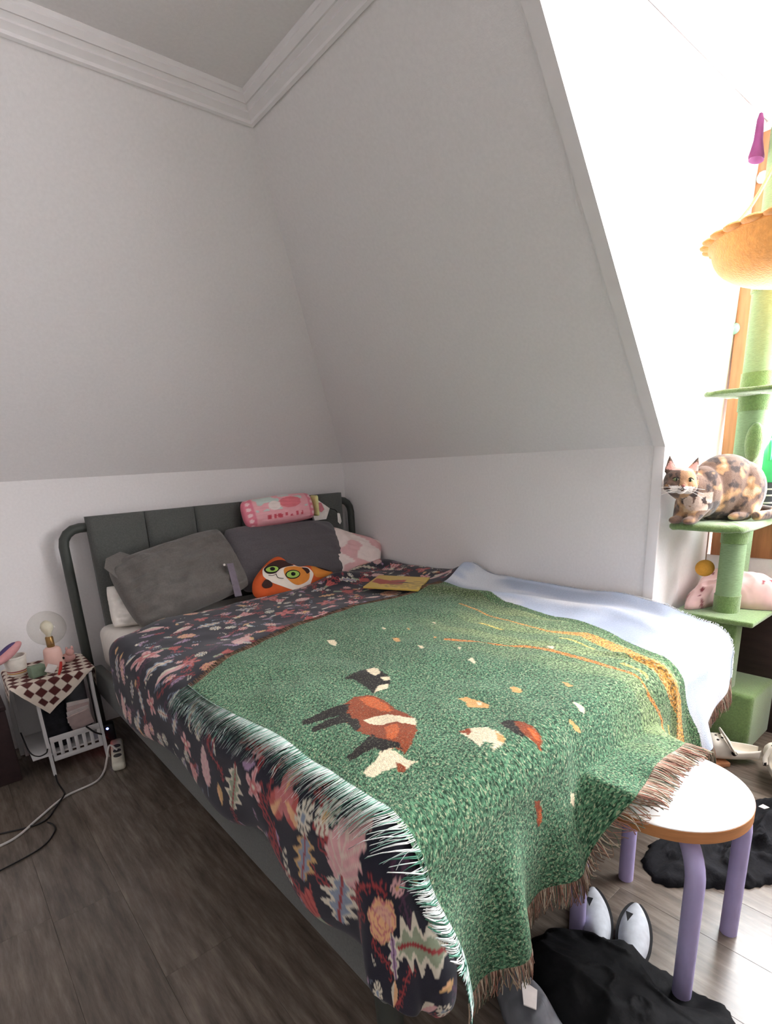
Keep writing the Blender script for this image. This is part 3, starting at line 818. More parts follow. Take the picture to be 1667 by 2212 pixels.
blanket = thing('throw_blanket', 'green woven throw picturing grazing cows, with fringed edges, spread across the bed', 'blanket', (-.9, -1.9, .6))
bo = mesh_np('woven_cloth', BV.reshape(-1, 3), gridfaces(NQ, NP), M_THROW, blanket, cols=BC_.reshape(-1, 3), uv=np.stack([bq, bp_], -1).reshape(-1, 2))
gmk = np.ones(bq.shape); gmk[sk] = 0.06
for c_, P in COWS:
    gmk[poly_mask(bq, bp_, P)] = .22
ca = bo.data.color_attributes.new('grass_mask', 'FLOAT_COLOR', 'POINT')
c4 = np.ones((bq.size, 4), np.float32); c4[:, :3] = gmk.ravel()[:, None]; ca.data.foreach_set('color', c4.ravel())

# fringe: real strands, far too many to count, one mesh per edge
def fringe(name, edge_fn, out_fn, n, length, cols, m, droop=.0, rad=.0014, flift=.034):
    """edge_fn(s) -> (q,p); out_fn(s) -> outward direction in cloth coordinates"""
    r = np.random.default_rng(len(name) + n)
    S = (np.arange(n) + r.random(n) * .6) / n
    q, p = edge_fn(S); oq, op = out_fn(S)
    L = length * (.75 + .5 * r.random(n)); sk_ = r.normal(0, .09, n) + .12 * np.sin(40 * S); bend = r.normal(0, .10, n)
    K = 5
    V = np.zeros((n, K, 3, 3))
    for k in range(K):
        t = k / (K - 1)
        lq = q + oq * L * t - op * L * t * (sk_ + bend * t); lp = p + op * L * t + oq * L * t * (sk_ + bend * t)
        x, y, z = blanket_pos(lq, lp, flift + .004 * np.abs(bend) * 4 * np.sin(PI * t))
        base = np.stack([x, y, z], -1)
        base[:, 2] -= droop * t * t * L
        for j in range(3):
            a = 2 * PI * j / 3
            V[:, k, j] = base + np.stack([np.full(n, math.cos(a)), np.full(n, math.sin(a)), np.full(n, math.cos(a + 1))], -1) * rad * (1 - .3 * t)
    idx = np.arange(n * K * 3).reshape(n, K, 3)
    Fq = []
    for j in range(3):
        j2 = (j + 1) % 3
        Fq.append(np.stack([idx[:, :-1, j], idx[:, :-1, j2], idx[:, 1:, j2], idx[:, 1:, j]], -1).reshape(-1, 4))
    Cc = np.array([lin(c) for c in cols])[r.integers(0, len(cols), n)]
    cc = np.repeat(Cc, K * 3, axis=0)
    o = mesh_np(name, V.reshape(-1, 3), np.concatenate(Fq), m, blanket, cols=cc)
    o['kind'] = 'stuff'
    return o
M_YARN = mat('fringe_yarn', (200, 200, 200), rough=.9, var=.1, scale=80, attr='print')
one = lambda s: np.ones_like(s)
fringe('teal_fringe', lambda s: (0 * s + .004, s * PLN), lambda s: (-one(s), .30 * one(s)), 760, .046, [(240, 246, 242), (226, 240, 234), (160, 206, 190), (84, 140, 118), (246, 248, 246)], M_YARN, rad=.0021, flift=.046)
brown = [(160, 130, 112), (190, 166, 144), (112, 86, 74), (214, 202, 182), (110, 116, 98), (176, 124, 108), (146, 120, 104)]
fringe('brown_foot_fringe', lambda s: (s * QL, 0 * s + PLN - .003), lambda s: (0 * s, one(s)), 1200, .056, brown, M_YARN)
fringe('brown_head_fringe', lambda s: (s * 1.42, 0 * s + .003), lambda s: (0 * s, -one(s)), 520, .034, [(110, 84, 70), (140, 110, 90), (92, 80, 60)], M_YARN)
fringe('white_fringe', lambda s: (0 * s + QL - .003, .02 + s * (PLN - .02)), lambda s: (one(s), 0 * s), 500, .015, [(236, 240, 244), (214, 222, 232)], M_YARN)
# ------------------------------------------------------------------ stool
M_LAM = mat('white_laminate', (240, 240, 238), rough=.35, var=.02, scale=10, spec=.4)
M_BIRCH = mat('birch_ply_edge', (186, 128, 82), rough=.55, var=.15, scale=14, stretch=(1, 1, 8))
M_LILAC = mat('lilac_paint', (176, 166, 208), rough=.5, var=.05, scale=25, spec=.35)
stool = thing('stool', 'round stool with white seat, birch edge and four lilac legs at the bed foot', 'stool', (STX, STY, 0))
g = G(); g.lathe([(0, STZ), (STR - .004, STZ), (STR - .001, STZ - .002), (STR - .001, STZ - .004), (0, STZ - .004)], (STX, STY, 0), 72); g.build('seat', M_LAM, stool)
g = G(); g.lathe([(0, STZ - .004), (STR, STZ - .004), (STR, STZ - .032), (STR - .003, STZ - .034), (0, STZ - .034)], (STX, STY, 0), 72); g.build('edge_band', M_BIRCH, stool)
for lx, ly in ((-1.067, -2.654), (-.796, -2.662), (-.804, -2.388), (-1.078, -2.390)):
    d = Vector((lx - STX, ly - STY, 0)); L = d.length; d.normalize()
    c = Vector((STX, STY, 0)); zt = STZ - .034 - .020
    pts = [c + d * .05 + Vector((0, 0, zt)), c + d * (L - .085) + Vector((0, 0, zt))]
    for t in np.linspace(0, PI / 2, 8)[1:]:
        pts.append(c + d * (L - .085 + .085 * math.sin(t)) + Vector((0, 0, zt - .085 * (1 - math.cos(t)))))
    pts += [c + d * L + Vector((0, 0, .2)), c + d * L + Vector((0, 0, 0.0))]
    g = G(); g.tube(pts, .0205, 16); g.build('leg', M_LILAC, stool)
# ------------------------------------------------------------------ pillows and things on the bed
def pillow(name, c, ux, uz, w, h, t, m, label=None, cat='pillow', group=None, parent=None, seed=1, wr=.010, n=44, ear=.10, sag=0.0, cols=None):
    """soft rectangular pillow; ux = width axis, uz = height axis"""
    c, ux, uz = np.array(c, float), np.array(ux, float), np.array(uz, float)
    ux /= np.linalg.norm(ux); uz -= ux * (ux @ uz); uz /= np.linalg.norm(uz); nn = np.cross(ux, uz)
    s = np.linspace(-1, 1, n); U, Vv = np.meshgrid(s, s, indexing='ij')
    pin = 1 - ear * (1 - np.abs(U) ** 3) * np.abs(Vv) ** 4
    pin2 = 1 - ear * (1 - np.abs(Vv) ** 3) * np.abs(U) ** 4
    rd = 1 - .13 * (np.abs(U) * np.abs(Vv)) ** 3
    x = w / 2 * U * pin2 * rd; z = h / 2 * Vv * pin * rd - sag * (1 - U * U) * h
    th = t / 2 * np.clip((1 - np.abs(U) ** 3.2) * (1 - np.abs(Vv) ** 3.2), 0, 1) ** .55
    out = []
    for sgn in (1, -1):
        wn = wr * (vnoise(U * 1.3 + 3 * sgn, Vv + Vv * U * .4, 2.4, seed) + .6 * vnoise(U + .5 * Vv, Vv * 2.2, 5, seed + 1) + .35 * vnoise(U * 3, Vv, 6, seed + 2))
        e = np.clip((1 - np.abs(U)) * 5, 0, 1) * np.clip((1 - np.abs(Vv)) * 5, 0, 1)
        y = sgn * th + wn * e
        out.append(c + x[..., None] * ux + z[..., None] * uz + y[..., None] * nn)
    F1 = gridfaces(n, n)
    V = np.concatenate([out[0].reshape(-1, 3), out[1].reshape(-1, 3)])
    Fq = np.concatenate([F1, F1[:, ::-1] + n * n])
    o = mesh_np(name, V, Fq, m, parent, cols=None if cols is None else np.concatenate([cols(U, Vv).reshape(-1, 3)] * 2))
    bmx = bmesh.new(); bmx.from_mesh(o.data); bmesh.ops.remove_doubles(bmx, verts=bmx.verts[:], dist=.0004); bmesh.ops.recalc_face_normals(bmx, faces=bmx.faces[:]); bmx.to_mesh(o.data); bmx.free()
    if label: tag(o, label, cat, group)
    return o
M_GREY = mat('charcoal_linen', (92, 88, 92), rough=.95, var=.10, scale=120, bump=.3, bscale=500, sheen=.2)
M_GREY2 = mat('grey_linen', (102, 98, 94), rough=.95, var=.10, scale=120, bump=.3, bscale=500, sheen=.2)
pillow('pillow', (-1.435, -.285, .645), (1, .05, -.10), (0, .35, 1), .40, .22, .12, M_SHEET, 'white pillow peeking out beneath the left grey pillow', seed=9, wr=.016)
pillow('pillow', (-1.27, -.335, .755), (.55, .02, .10), (-.05, .22, .36), .64, .39, .19, M_GREY2, 'rumpled grey pillow at the left of the headboard', seed=3, wr=.022, ear=.05)
ef = G(); ef.slab([(-1.605, -.300, .845), (-1.585, -.275, .885), (-1.515, -.255, .905), (-1.475, -.270, .885), (-1.535, -.315, .80), (-1.565, -.325, .795)], (0, -1, .3), .006); ef.build('pillowcase_flange', M_GREY2, bpy.data.objects['pillow.001'])
flap = G(); flap.slab([(-1.085, -.452, .80), (-1.055, -.458, .80), (-1.035, -.470, .63), (-1.07, -.465, .63)], (0, -1, .2), .004); flap.build('pillowcase_strap', mat('lilac_grey_tape', (120, 112, 122), rough=.9), bpy.data.objects['pillow.001'])
g = G(); g.ell((-1.098, -.452, .797), (.006, .004, .006)); g.build('button', M_SHEET, bpy.data.objects['pillow.001'])
pillow('pillow', (-.625, -.285, .765), (.76, .02, -.035), (.01, .20, .36), .78, .41, .15, M_GREY, 'large charcoal pillow under the pink packet', seed=5, wr=.008, ear=.05)
def pinkprint(U, V):
    c = np.empty(U.shape + (3,)); c[:] = lin((236, 222, 216))
    m = vnoise(U, V, 3.2, 41) > .05; c[m] = lin((222, 178, 178))
    return c
pillow('pillow', (-.245, -.30, .71), (.42, -.22, -.16), (.1, .32, .42), .50, .36, .12, mat('pink_print_cotton', (230, 200, 196), rough=.9, attr='print', var=.05), 'pink and white pillow wedged against the right wall', seed=7, cols=pinkprint)

# puffy pink packet
def packet_cols(U, V):
    c = np.empty(U.shape + (3,)); c[:] = lin((236, 170, 178))
    band = np.abs(U) > .74; c[band] = lin((228, 128, 146))
    dots = band & (np.hypot((np.abs(U) - .87) / .05, ((V * 2.6) % 1 - .5) / .32) < 1); c[dots] = lin((246, 206, 210))
    mid = (np.abs(U) < .72) & (vnoise(U * 2, V, 3.2, 51) > .35) & (V > -.1); c[mid] = lin((200, 214, 206))
    red = np.hypot((U - .22) / .30, (V - .30) / .38) < 1; c[red] = lin((226, 120, 130))
    txt = (np.abs(V + .52) < .14) & (np.abs(U) < .52) & ((vnoise(U * 9, V * 2, 2, 53) + .5 * np.sin(42 * U)) > .1); c[txt] = lin((206, 76, 92))
    white = np.hypot((U + .22) / .16, (V - .2) / .3) < 1; c[white] = lin((240, 226, 220))
    c[np.abs(V) > .93] = lin((232, 150, 160))
    return c
M_PACK = mat('packet_film', (236, 170, 178), rough=.3, var=.04, scale=20, attr='print', spec=.5)
packet = thing('tissue_packet', 'puffy pink printed packet lying on top of the charcoal pillow', 'packet', (-.63, -.215, .94))
def puff(c, ux, uz, w, h, t, m, name, parent, cols, n=40, seed=2):
    return pillow(name, c, ux, uz, w, h, t, m, parent=parent, seed=seed, wr=.004, n=n, ear=.03, cols=cols)
puff((-.63, -.215, 1.012), (.45, 0, .015), (-.015, .05, .16), .47, .168, .13, M_PACK, 'film', packet, packet_cols, n=60)
g = G(); g.box((-.395, -.255, .955), (-.378, -.18, 1.075), .012, 3); g.build('end_seal', mat('pale_yellow_film', (226, 226, 160), rough=.4), packet)
card = thing('paper_bag', 'white paper bag with pink print beside the pink packet', 'bag', (-.31, -.19, .92))
g = G(); g.slab([(-.385, -.20, .925), (-.40, -.17, 1.07), (-.335, -.17, 1.045), (-.255, -.18, .985), (-.30, -.20, .925)], (0, 1, 0), .02); g.build('bag_body', mat('white_paper', (232, 226, 222), rough=.7), card)
g = G(); g.slab([(-.365, -.203, .985), (-.355, -.198, 1.03), (-.325, -.195, 1.025), (-.31, -.20, .985), (-.335, -.204, .97)], (0, -1, 0), .002); g.build('bag_print', mat('pink_ink', (206, 130, 140), rough=.7), card)
g = G(); g.tube(catmull([(-.26, -.19, .985), (-.225, -.20, .97), (-.21, -.21, .93)], 5), .0025, 6); g.build('cord', mat('black_cord', (30, 30, 32), rough=.8), card)
g = G(); g.slab([(-.222, -.212, .955), (-.205, -.212, .95), (-.198, -.215, .90), (-.212, -.218, .885), (-.225, -.216, .90)], (0, 1, .1), .003); g.build('hang_tag', mat('white_paper', (232, 226, 222)), card)

# flat plush cushion shaped like a curled calico cat
CC0 = np.array([-.775, -.475, .675]); CU = np.array([.985, -.10, -.10]); CVv = np.array([.07, .33, .94]); CU /= np.linalg.norm(CU); CVv -= CU * (CU @ CVv); CVv /= np.linalg.norm(CVv); CN = np.cross(CU, CVv)
if CN[1] > 0: CN = -CN
KS = .00072                       # metres per crop pixel
def c2(L): return [((x - 440) * KS, -(y - 865) * KS * .95) for x, y in L]
OUT = c2([(170, 930), (200, 850), (300, 745), (380, 695), (430, 700), (465, 740), (520, 760), (560, 778), (640, 775), (720, 795), (800, 822), (840, 850), (780, 900), (680, 940), (600, 975), (540, 990), (420, 1005), (260, 1012), (185, 992)])
def smooth_loop(L, n=6):
    P = [Vector((a, b, 0)) for a, b in L]; out = []
    k = len(P)
    for i in range(k):
        p0, p1, p2, p3 = P[i - 1], P[i], P[(i + 1) % k], P[(i + 2) % k]
        for j in range(n):
            t = j / n
            out.append(0.5 * ((2 * p1) + (p2 - p0) * t + (2 * p0 - 5 * p1 + 4 * p2 - p3) * t * t + (3 * p1 - p0 - 3 * p2 + p3) * t ** 3))
    return np.array([(v.x, v.y) for v in out])
OUTS = smooth_loop(OUT)
def dome(x, y, T=.045):
    a = np.arctan2(y, x); oa = np.arctan2(OUTS[:, 1], OUTS[:, 0]); r = np.hypot(OUTS[:, 0], OUTS[:, 1]); o = np.argsort(oa)
    rb = np.interp(a, oa[o], r[o], period=2 * PI); s = np.clip(np.hypot(x, y) / rb, 0, 1)
    return T * (1 - s ** 2.6) ** .6
def cpos(x, y, h): return CC0 + x[..., None] * CU + y[..., None] * CVv + h[..., None] * CN
def patch(name, loop, m, parent, up=.002, rings=6, back=False):
    L = np.array(loop); ce = L.mean(0); V = []; 
    for k in range(rings + 1):
        s = k / rings
        q = ce + (L - ce) * max(s, .001)
        V.append(cpos(q[:, 0], q[:, 1], dome(q[:, 0], q[:, 1]) + up))
    if back:
        q = L; V.append(cpos(q[:, 0], q[:, 1], np.full(len(q), -.004)))
        q = ce + (L - ce) * .001; V.append(cpos(q[:, 0], q[:, 1], np.full(len(q), -.03)))
    V = np.array(V); R_, n = V.shape[:2]
    i = np.arange(R_ * n).reshape(R_, n); j = np.roll(i, -1, axis=1)
    return mesh_np(name, V.reshape(-1, 3), np.stack([i[:-1], i[1:], j[1:], j[:-1]], -1).reshape(-1, 4), m, parent)
cush = thing('cat_cushion', 'plush cushion shaped like a calico cat with green eyes, against the charcoal pillow', 'cushion', tuple(CC0 - np.array([0, 0, .1])))
M_ORG = mat('orange_plush', (206, 92, 46), rough=.9, var=.06); M_CALI = mat('ginger_plush', (212, 134, 58), rough=.9, var=.06); M_CHOC = mat('chocolate_plush', (62, 40, 36), rough=.9, var=.06); M_PWH = mat('white_plush', (232, 222, 210), rough=.9, var=.04); M_GEYE = mat('green_eye_felt', (150, 186, 84), rough=.6, var=.04); M_INK = mat('black_ink', (24, 20, 20), rough=.8)
patch('body', OUTS, M_ORG, cush, 0, 8, True)
patch('face', smooth_loop(c2([(250, 830), (270, 780), (340, 740), (400, 727), (450, 742), (500, 770), (560, 786), (612, 800), (640, 850), (625, 895), (600, 945), (540, 972), (470, 970), (380, 938), (300, 900), (258, 860)])), M_PWH, cush, .0015)
patch('eye_patch', smooth_loop(c2([(270, 785), (340, 737), (400, 727), (450, 744), (500, 772), (440, 785), (380, 800), (335, 832), (280, 828)])), M_CHOC, cush, .003)
patch('cheek_patch', smooth_loop(c2([(410, 800), (460, 785), (540, 787), (600, 815), (605, 870), (580, 910), (510, 935), (460, 920), (420, 880), (402, 840)])), M_CALI, cush, .003)
patch('back_patch', smooth_loop(c2([(650, 785), (720, 800), (800, 828), (815, 850), (740, 880), (660, 880), (640, 830)])), M_CALI, cush, .002)
patch('ear', smooth_loop(c2([(228, 912), (262, 872), (300, 905), (290, 935), (245, 940)])), M_CHOC, cush, .004)
patch('ear', smooth_loop(c2([(555, 800), (600, 805), (612, 835), (585, 852), (572, 830)])), M_CHOC, cush, .005)
patch('back_stripe', smooth_loop(c2([(690, 792), (760, 808), (820, 836), (780, 836), (720, 815)])), M_CHOC, cush, .004)
def ring(cx, cy, rx, ry, rot=-.08, n=24):
    t = np.linspace(0, 2 * PI, n, endpoint=False); x, y = rx * np.cos(t), ry * np.sin(t)
    return np.array(c2([(cx + a * math.cos(rot) - b * math.sin(rot), cy + a * math.sin(rot) + b * math.cos(rot)) for a, b in zip(x, y)]))
for cx, cy, rx, ry in ((320, 798, 52, 31), (468, 850, 60, 36)):
    patch('eye_outline', ring(cx, cy, rx, ry), M_INK, cush, .0045)
    e = patch('eye', ring(cx, cy, rx - 8, ry - 8), M_GEYE, cush, .0055)
    patch('pupil', ring(cx + 2, cy - 2, 18, 15), M_INK, e, .0065)
def ink(pts):
    q = np.array([[v.x, v.y] for v in catmull([(a, b, 0) for a, b in c2(pts)], 5)])
    P3 = cpos(q[:, 0], q[:, 1], dome(q[:, 0], q[:, 1]) + .004)
    g = G(); g.tube([tuple(p) for p in P3], .0014, 6); return g.build('mouth_line', M_INK, cush)
ink([(285, 842), (315, 848), (340, 838)]); ink([(340, 838), (350, 868), (390, 878)]); ink([(470, 970), (480, 992), (515, 990), (520, 970)])

# yellow magazine
MG = [(-.592, -.905), (-.36, -.752), (-.242, -1.022), (-.474, -1.175)]
n = 40; s = np.linspace(0, 1, n); U, Vv = np.meshgrid(s, s, indexing='ij')
mx_ = (1 - U) * (1 - Vv) * MG[0][0] + U * (1 - Vv) * MG[1][0] + U * Vv * MG[2][0] + (1 - U) * Vv * MG[3][0]
my_ = (1 - U) * (1 - Vv) * MG[0][1] + U * (1 - Vv) * MG[1][1] + U * Vv * MG[2][1] + (1 - U) * Vv * MG[3][1]
zt_ = topz(mx_, my_).max() + .035
cmg = np.empty(U.shape + (3,)); cmg[:] = lin((206, 176, 84))
red = (np.abs(U - .55 + .1 * np.sin(5 * Vv)) < .17 + .06 * vnoise(U, Vv, 9, 3)) & (Vv > .05) & (Vv < .62); cmg[red] = lin((168, 70, 58))
dk = (np.abs(((U * 9 + .6 * vnoise(Vv, U, 4, 5)) % 1) - .5) < .10) & (Vv > .35) & (U < .62) & (U > .1); cmg[dk] = lin((62, 44, 40))
top_ = np.stack([mx_, my_, np.full_like(mx_, zt_)], -1).reshape(-1, 3); bot_ = top_ - np.array([0, 0, .007])
Fq = np.concatenate([gridfaces(n, n), gridfaces(n, n)[:, ::-1] + n * n]); idx = np.arange(n * n).reshape(n, n); sd = []
for line in (idx[0, :], idx[:, -1], idx[-1, ::-1], idx[::-1, 0]):
    sd.append(np.stack([line[:-1], line[1:], line[1:] + n * n, line[:-1] + n * n], -1))
o = mesh_np('magazine', np.concatenate([top_, bot_]), np.concatenate([Fq] + sd), mat('magazine_cover', (206, 176, 84), rough=.35, var=.03, attr='print', spec=.5), smooth=False, cols=np.concatenate([cmg.reshape(-1, 3)] * 2))
tag(o, 'yellow magazine with red print lying on the dark duvet', 'magazine')
# ------------------------------------------------------------------ nightstand corner
M_WPL = mat('white_plastic', (206, 204, 204), rough=.45, var=.03, scale=12, spec=.4)
ns = thing('nightstand', 'small white bedside stand with slotted front rail and open shelf', 'nightstand', (-1.90, -.26, 0))
def nbox(name, a, b, bev=.004, m=M_WPL, parent=ns):
    g = G(); g.box(a, b, bev); return g.build(name, m, parent)
NZ = .432
nbox('top', (-2.055, -.405, NZ - .014), (-1.755, -.10, NZ), .004)
nbox('back_panel', (-2.075, -.112, .004), (-1.755, -.10, NZ - .014), .002)
for x in (-1.985, -1.768):
    g = G()
    ol = [(x, -.425, .0), (x, -.405, .0), (x, -.385, .10), (x, -.38, .30), (x, -.39, NZ - .014), (x, -.415, NZ - .014), (x, -.405, .30), (x, -.415, .15)]
    g.slab([(p[0] - .006, p[1], p[2]) for p in ol], (1, 0, 0), .012); g.build('leg', M_WPL, ns)
for x in (-2.05, -1.768):
    nbox('leg', (x - .008, -.128, 0), (x + .008, -.112, NZ - .014), .002)
nbox('shelf', (-2.05, -.40, .085), (-1.76, -.112, .095), .002)
# front rail with six slots: two bars and the uprights between the slots
fr = nbox('front_rail', (-1.975, -.413, .145), (-1.775, -.403, .172), .003)
nbox('lower_bar', (-1.975, -.413, .058), (-1.775, -.403, .080), .003, parent=fr)
for i in range(7):
    x = -1.968 + i * .031
    nbox('upright', (x - .0075 if i else -1.975, -.412, .078), (x + .0075 if i < 6 else -1.775, -.404, .148), .002, parent=fr)
# things on the lower shelf
g = G(); g.box((-1.972, -.375, .096), (-1.885, -.20, .315), .02, 3)
tag(g.build('felt_box', mat('black_felt', (34, 34, 38), rough=.95, var=.4, scale=40, bump=.6, bscale=120)), 'black fuzzy box on the shelf of the white stand', 'box')
g = G(); g.lathe([(0, 0), (.048, 0), (.052, .01), (.054, .25), (.050, .262), (.03, .266), (0, .266)], (-1.826, -.24, .096), 24)
tag(g.build('canister', mat('grey_plastic', (110, 112, 116), rough=.4)), 'grey round canister on the shelf of the white stand', 'canister')
for i in range(4):
    g = G(); R3 = Matrix.Rotation(.35 - .06 * i, 3, 'X') @ Matrix.Rotation(.1 * i - .2, 3, 'Y'); z = .215 + .012 * i
    g.box((-1.885, -.395 + .002 * i, z - .055), (-1.795, -.388 + .002 * i, z + .035 + .004 * i), .001, 1, R3)
    tag(g.build('paper_sheet', mat('paper_%d' % (i % 2), (206, 196, 192) if i % 2 else (188, 168, 164), rough=.8)), ['front loose paper stuffed in the white stand shelf', 'second loose paper behind the front one in the white stand', 'third loose paper from the front in the white stand', 'rearmost loose paper of those in the white stand'][i], 'paper', 'papers in the bedside stand')

# checked cloth
CT = .42; n = 110; s = np.linspace(-.5, .5, n) * CT; U, Vv = np.meshgrid(s, s, indexing='ij'); an = math.radians(38)
fx = -1.915 + U * math.cos(an) - Vv * math.sin(an); fy = -.245 + U * math.sin(an) + Vv * math.cos(an)
fy = fy - .03
ex = np.maximum(0, fx + 1.750) ; ew = np.maximum(0, -2.060 - fx); ey = np.maximum(0, -.410 - fy); eb = np.maximum(0, fy + .104)
def hang(e, r=.010):
    a = np.clip(e, 0, r * PI / 2) / r; rest = np.maximum(0, e - r * PI / 2)
    return r * np.sin(a) + .04 * rest, r * (1 - np.cos(a)) + rest
o1, h1 = hang(ex); o2, h2 = hang(ew); o3, h3 = hang(ey); 
px_ = np.clip(fx, -2.06, -1.75) + o1 - o2; py_ = np.clip(fy, -.41, -.104) - o3; pz_ = NZ + .004 - np.maximum(np.maximum(h1, h2), h3) - .0 + .0015 * vnoise(fx, fy, 40, 2)
py_ -= .012 * np.sin(30 * fx) * np.clip(h3 * 10, 0, 1)
nck = 12
chk = ((np.floor((U / CT + .5) * nck) + np.floor((Vv / CT + .5) * nck)) % 2) > .5
brd = (np.abs(U) > CT * .47) | (np.abs(Vv) > CT * .47)
ccl = np.empty(U.shape + (3,)); ccl[:] = lin((214, 202, 188)); ccl[chk & ~brd] = lin((86, 44, 42))
o = mesh_np('checked_cloth', np.stack([px_, py_, pz_], -1).reshape(-1, 3), gridfaces(n, n), mat('checked_cotton', (214, 202, 188), rough=.9, var=.06, attr='print', bump=.15, bscale=400), cols=ccl.reshape(-1, 3))
tag(o, 'brown and cream checked cloth draped over the white stand', 'cloth')

TZ = NZ + .006
def clear_glass():
    m = bpy.data.materials.new('clear_globe_glass'); m.use_nodes = True
    nt = m.node_tree; nt.nodes.remove(nt.nodes['Principled BSDF'])
    t = nt.nodes.new('ShaderNodeBsdfTransparent'); t.inputs[0].default_value = (.93, .93, .91, 1); g = nt.nodes.new('ShaderNodeBsdfGlossy'); g.inputs['Roughness'].default_value = .04
    lf = nt.nodes.new('ShaderNodeLayerWeight'); lf.inputs[0].default_value = .5; lw = nt.nodes.new('ShaderNodeMath'); lw.operation = 'POWER'; lw.inputs[1].default_value = 4; nt.links.new(lf.outputs['Facing'], lw.inputs[0])
    n = nt.nodes.new('ShaderNodeTexNoise'); n.inputs['Scale'].default_value = 12; mu = nt.nodes.new('ShaderNodeMath'); mu.operation = 'MULTIPLY_ADD'; mu.inputs[1].default_value = .04; nt.links.new(n.outputs[0], mu.inputs[0]); nt.links.new(lw.outputs[0], mu.inputs[2])
    hf_ = nt.nodes.new('ShaderNodeMath'); hf_.operation = 'MULTIPLY'; hf_.inputs[1].default_value = .45; nt.links.new(mu.outputs[0], hf_.inputs[0]); mx = nt.nodes.new('ShaderNodeMixShader'); nt.links.new(hf_.outputs[0], mx.inputs[0]); nt.links.new(t.outputs[0], mx.inputs[1]); nt.links.new(g.outputs[0], mx.inputs[2])
    nt.links.new(mx.outputs[0], nt.nodes['Material Output'].inputs[0]); return m
M_GLOBE = clear_glass()
LX, LY = -1.872, -.255
lamp = thing('globe_lamp', 'small table lamp with pale pink base and clear glass globe', 'lamp', (LX, LY, TZ))
g = G(); g.lathe([(0, 0), (.040, 0), (.042, .006), (.040, .012), (.036, .07), (.033, .082), (.022, .09), (0, .092)], (LX, LY, TZ), 28); g.build('base', mat('pale_pink_ceramic', (226, 186, 174), rough=.4, var=.03), lamp)
g = G(); g.lathe([(0, .09), (.015, .09), (.016, .095), (.016, .135), (.013, .139), (0, .139)], (LX, LY, TZ), 18); g.build('socket', mat('brass', (150, 116, 70), rough=.35, metal=.6), lamp)
bulb = [(0, .137), (.010, .139), (.012, .15), (.024, .172), (.026, .186), (.020, .202), (.008, .211), (0, .212)]
g = G(); g.lathe(bulb, (LX, LY, TZ), 20); g.build('bulb', mat('frosted_bulb', (226, 220, 200), rough=.3, alpha=.8), lamp)
gl = [(.016, .098)] + [(.076 * math.sin(t), .178 - .076 * math.cos(t)) for t in np.linspace(.25, PI - .001, 22)]
g = G(); g.lathe(gl, (LX, LY, TZ), 36); g.build('globe', M_GLOBE, lamp)
cup = thing('plastic_tub', 'white plastic tub with colored rim bands on the checked cloth', 'tub', (-2.015, -.25, TZ))
g = G(); g.lathe([(0, 0), (.034, 0), (.036, .004), (.044, .078), (.047, .080), (.047, .086), (.041, .086), (.034, .01), (0, .008)], (-2.015, -.25, TZ), 28); g.build('tub_body', mat('white_tub', (222, 216, 206), rough=.4), cup)
for z, r, c in ((.012, .0372, (206, 150, 70)), (.020, .038, (150, 50, 44))):
    g = G(); g.lathe([(r - .001, z), (r + .0006, z), (r + .0012, z + .004), (r - .001, z + .004)], (-2.015, -.25, TZ), 28); g.build('band', mat('band_%d' % c[0], c, rough=.5), cup)
g = G(); R3 = Matrix.Rotation(-.5, 3, 'Y') @ Matrix.Rotation(.5, 3, 'Z'); g.ell((-2.035, -.265, TZ + .105), (.075, .032, .022), R3); pc = g.build('brush_pouch', mat('dusty_pink_fabric', (196, 140, 142), rough=.8)); tag(pc, 'dusty pink and purple pouch leaning in the white tub', 'pouch')
g = G(); g.ell((-2.037, -.265, TZ + .116), (.055, .020, .016), R3); g.build('pouch_lining', mat('purple_fabric', (74, 62, 104), rough=.8), pc)
g = G(); g.box((-1.985, -.37, TZ), (-1.925, -.33, TZ + .05), .005, 2, Matrix.Rotation(.35, 3, 'Z')); tag(g.build('green_box', mat('grey_green_card', (112, 128, 108), rough=.7)), 'small grey-green box in front of the lamp', 'box')
g = G(); g.box((-1.925, -.392, TZ + .012), (-1.888, -.389, TZ + .052), .0005, 1, Matrix.Rotation(.5, 3, 'Y') @ Matrix.Rotation(.3, 3, 'X')); tag(g.build('card', mat('white_paper', (232, 226, 222))), 'little white card propped beside the green box', 'card')
g = G(); g.tube([(-1.885, -.405, TZ + .002), (-1.872, -.385, TZ + .018), (-1.862, -.37, TZ + .045)], [.005, .007, .005], 10); tag(g.build('lighter', mat('red_plastic', (186, 52, 46), rough=.4)), 'small red tube lying on the checked cloth', 'tube')
toy = thing('plush_figure', 'tiny pink plush figure beside the lamp base', 'toy', (-1.815, -.25, TZ))
g = G(); g.ell((-1.815, -.25, TZ + .022), (.030, .024, .022)); g.ell((-1.806, -.262, TZ + .048), (.018, .016, .017)); g.build('plush_body', mat('pink_plush', (196, 150, 144), rough=.95, bump=.4), toy)
for dx in (-.010, .012):
    g = G(); g.ell((-1.806 + dx, -.262, TZ + .066), (.006, .005, .010)); g.build('ear', mat('pink_plush', (196, 150, 144)), toy)
g = G(); g.ell((-1.838, -.276, TZ + .032), (.006, .004, .006)); g.build('eye', M_INK, toy)

# dark chest at the far left
ch = thing('dark_box', 'dark brown storage box beside the white stand at the left edge', 'box', (-2.3, -.24, 0))
g = G(); g.box((-2.52, -.36, 0), (-2.098, -.115, .33), .006); g.build('box_body', mat('dark_brown_board', (52, 38, 38), rough=.7, var=.2), ch)
g = G(); g.box((-2.525, -.365, .33), (-2.094, -.11, .35), .004); g.build('lid', mat('dark_brown_board', (52, 38, 38)), ch)

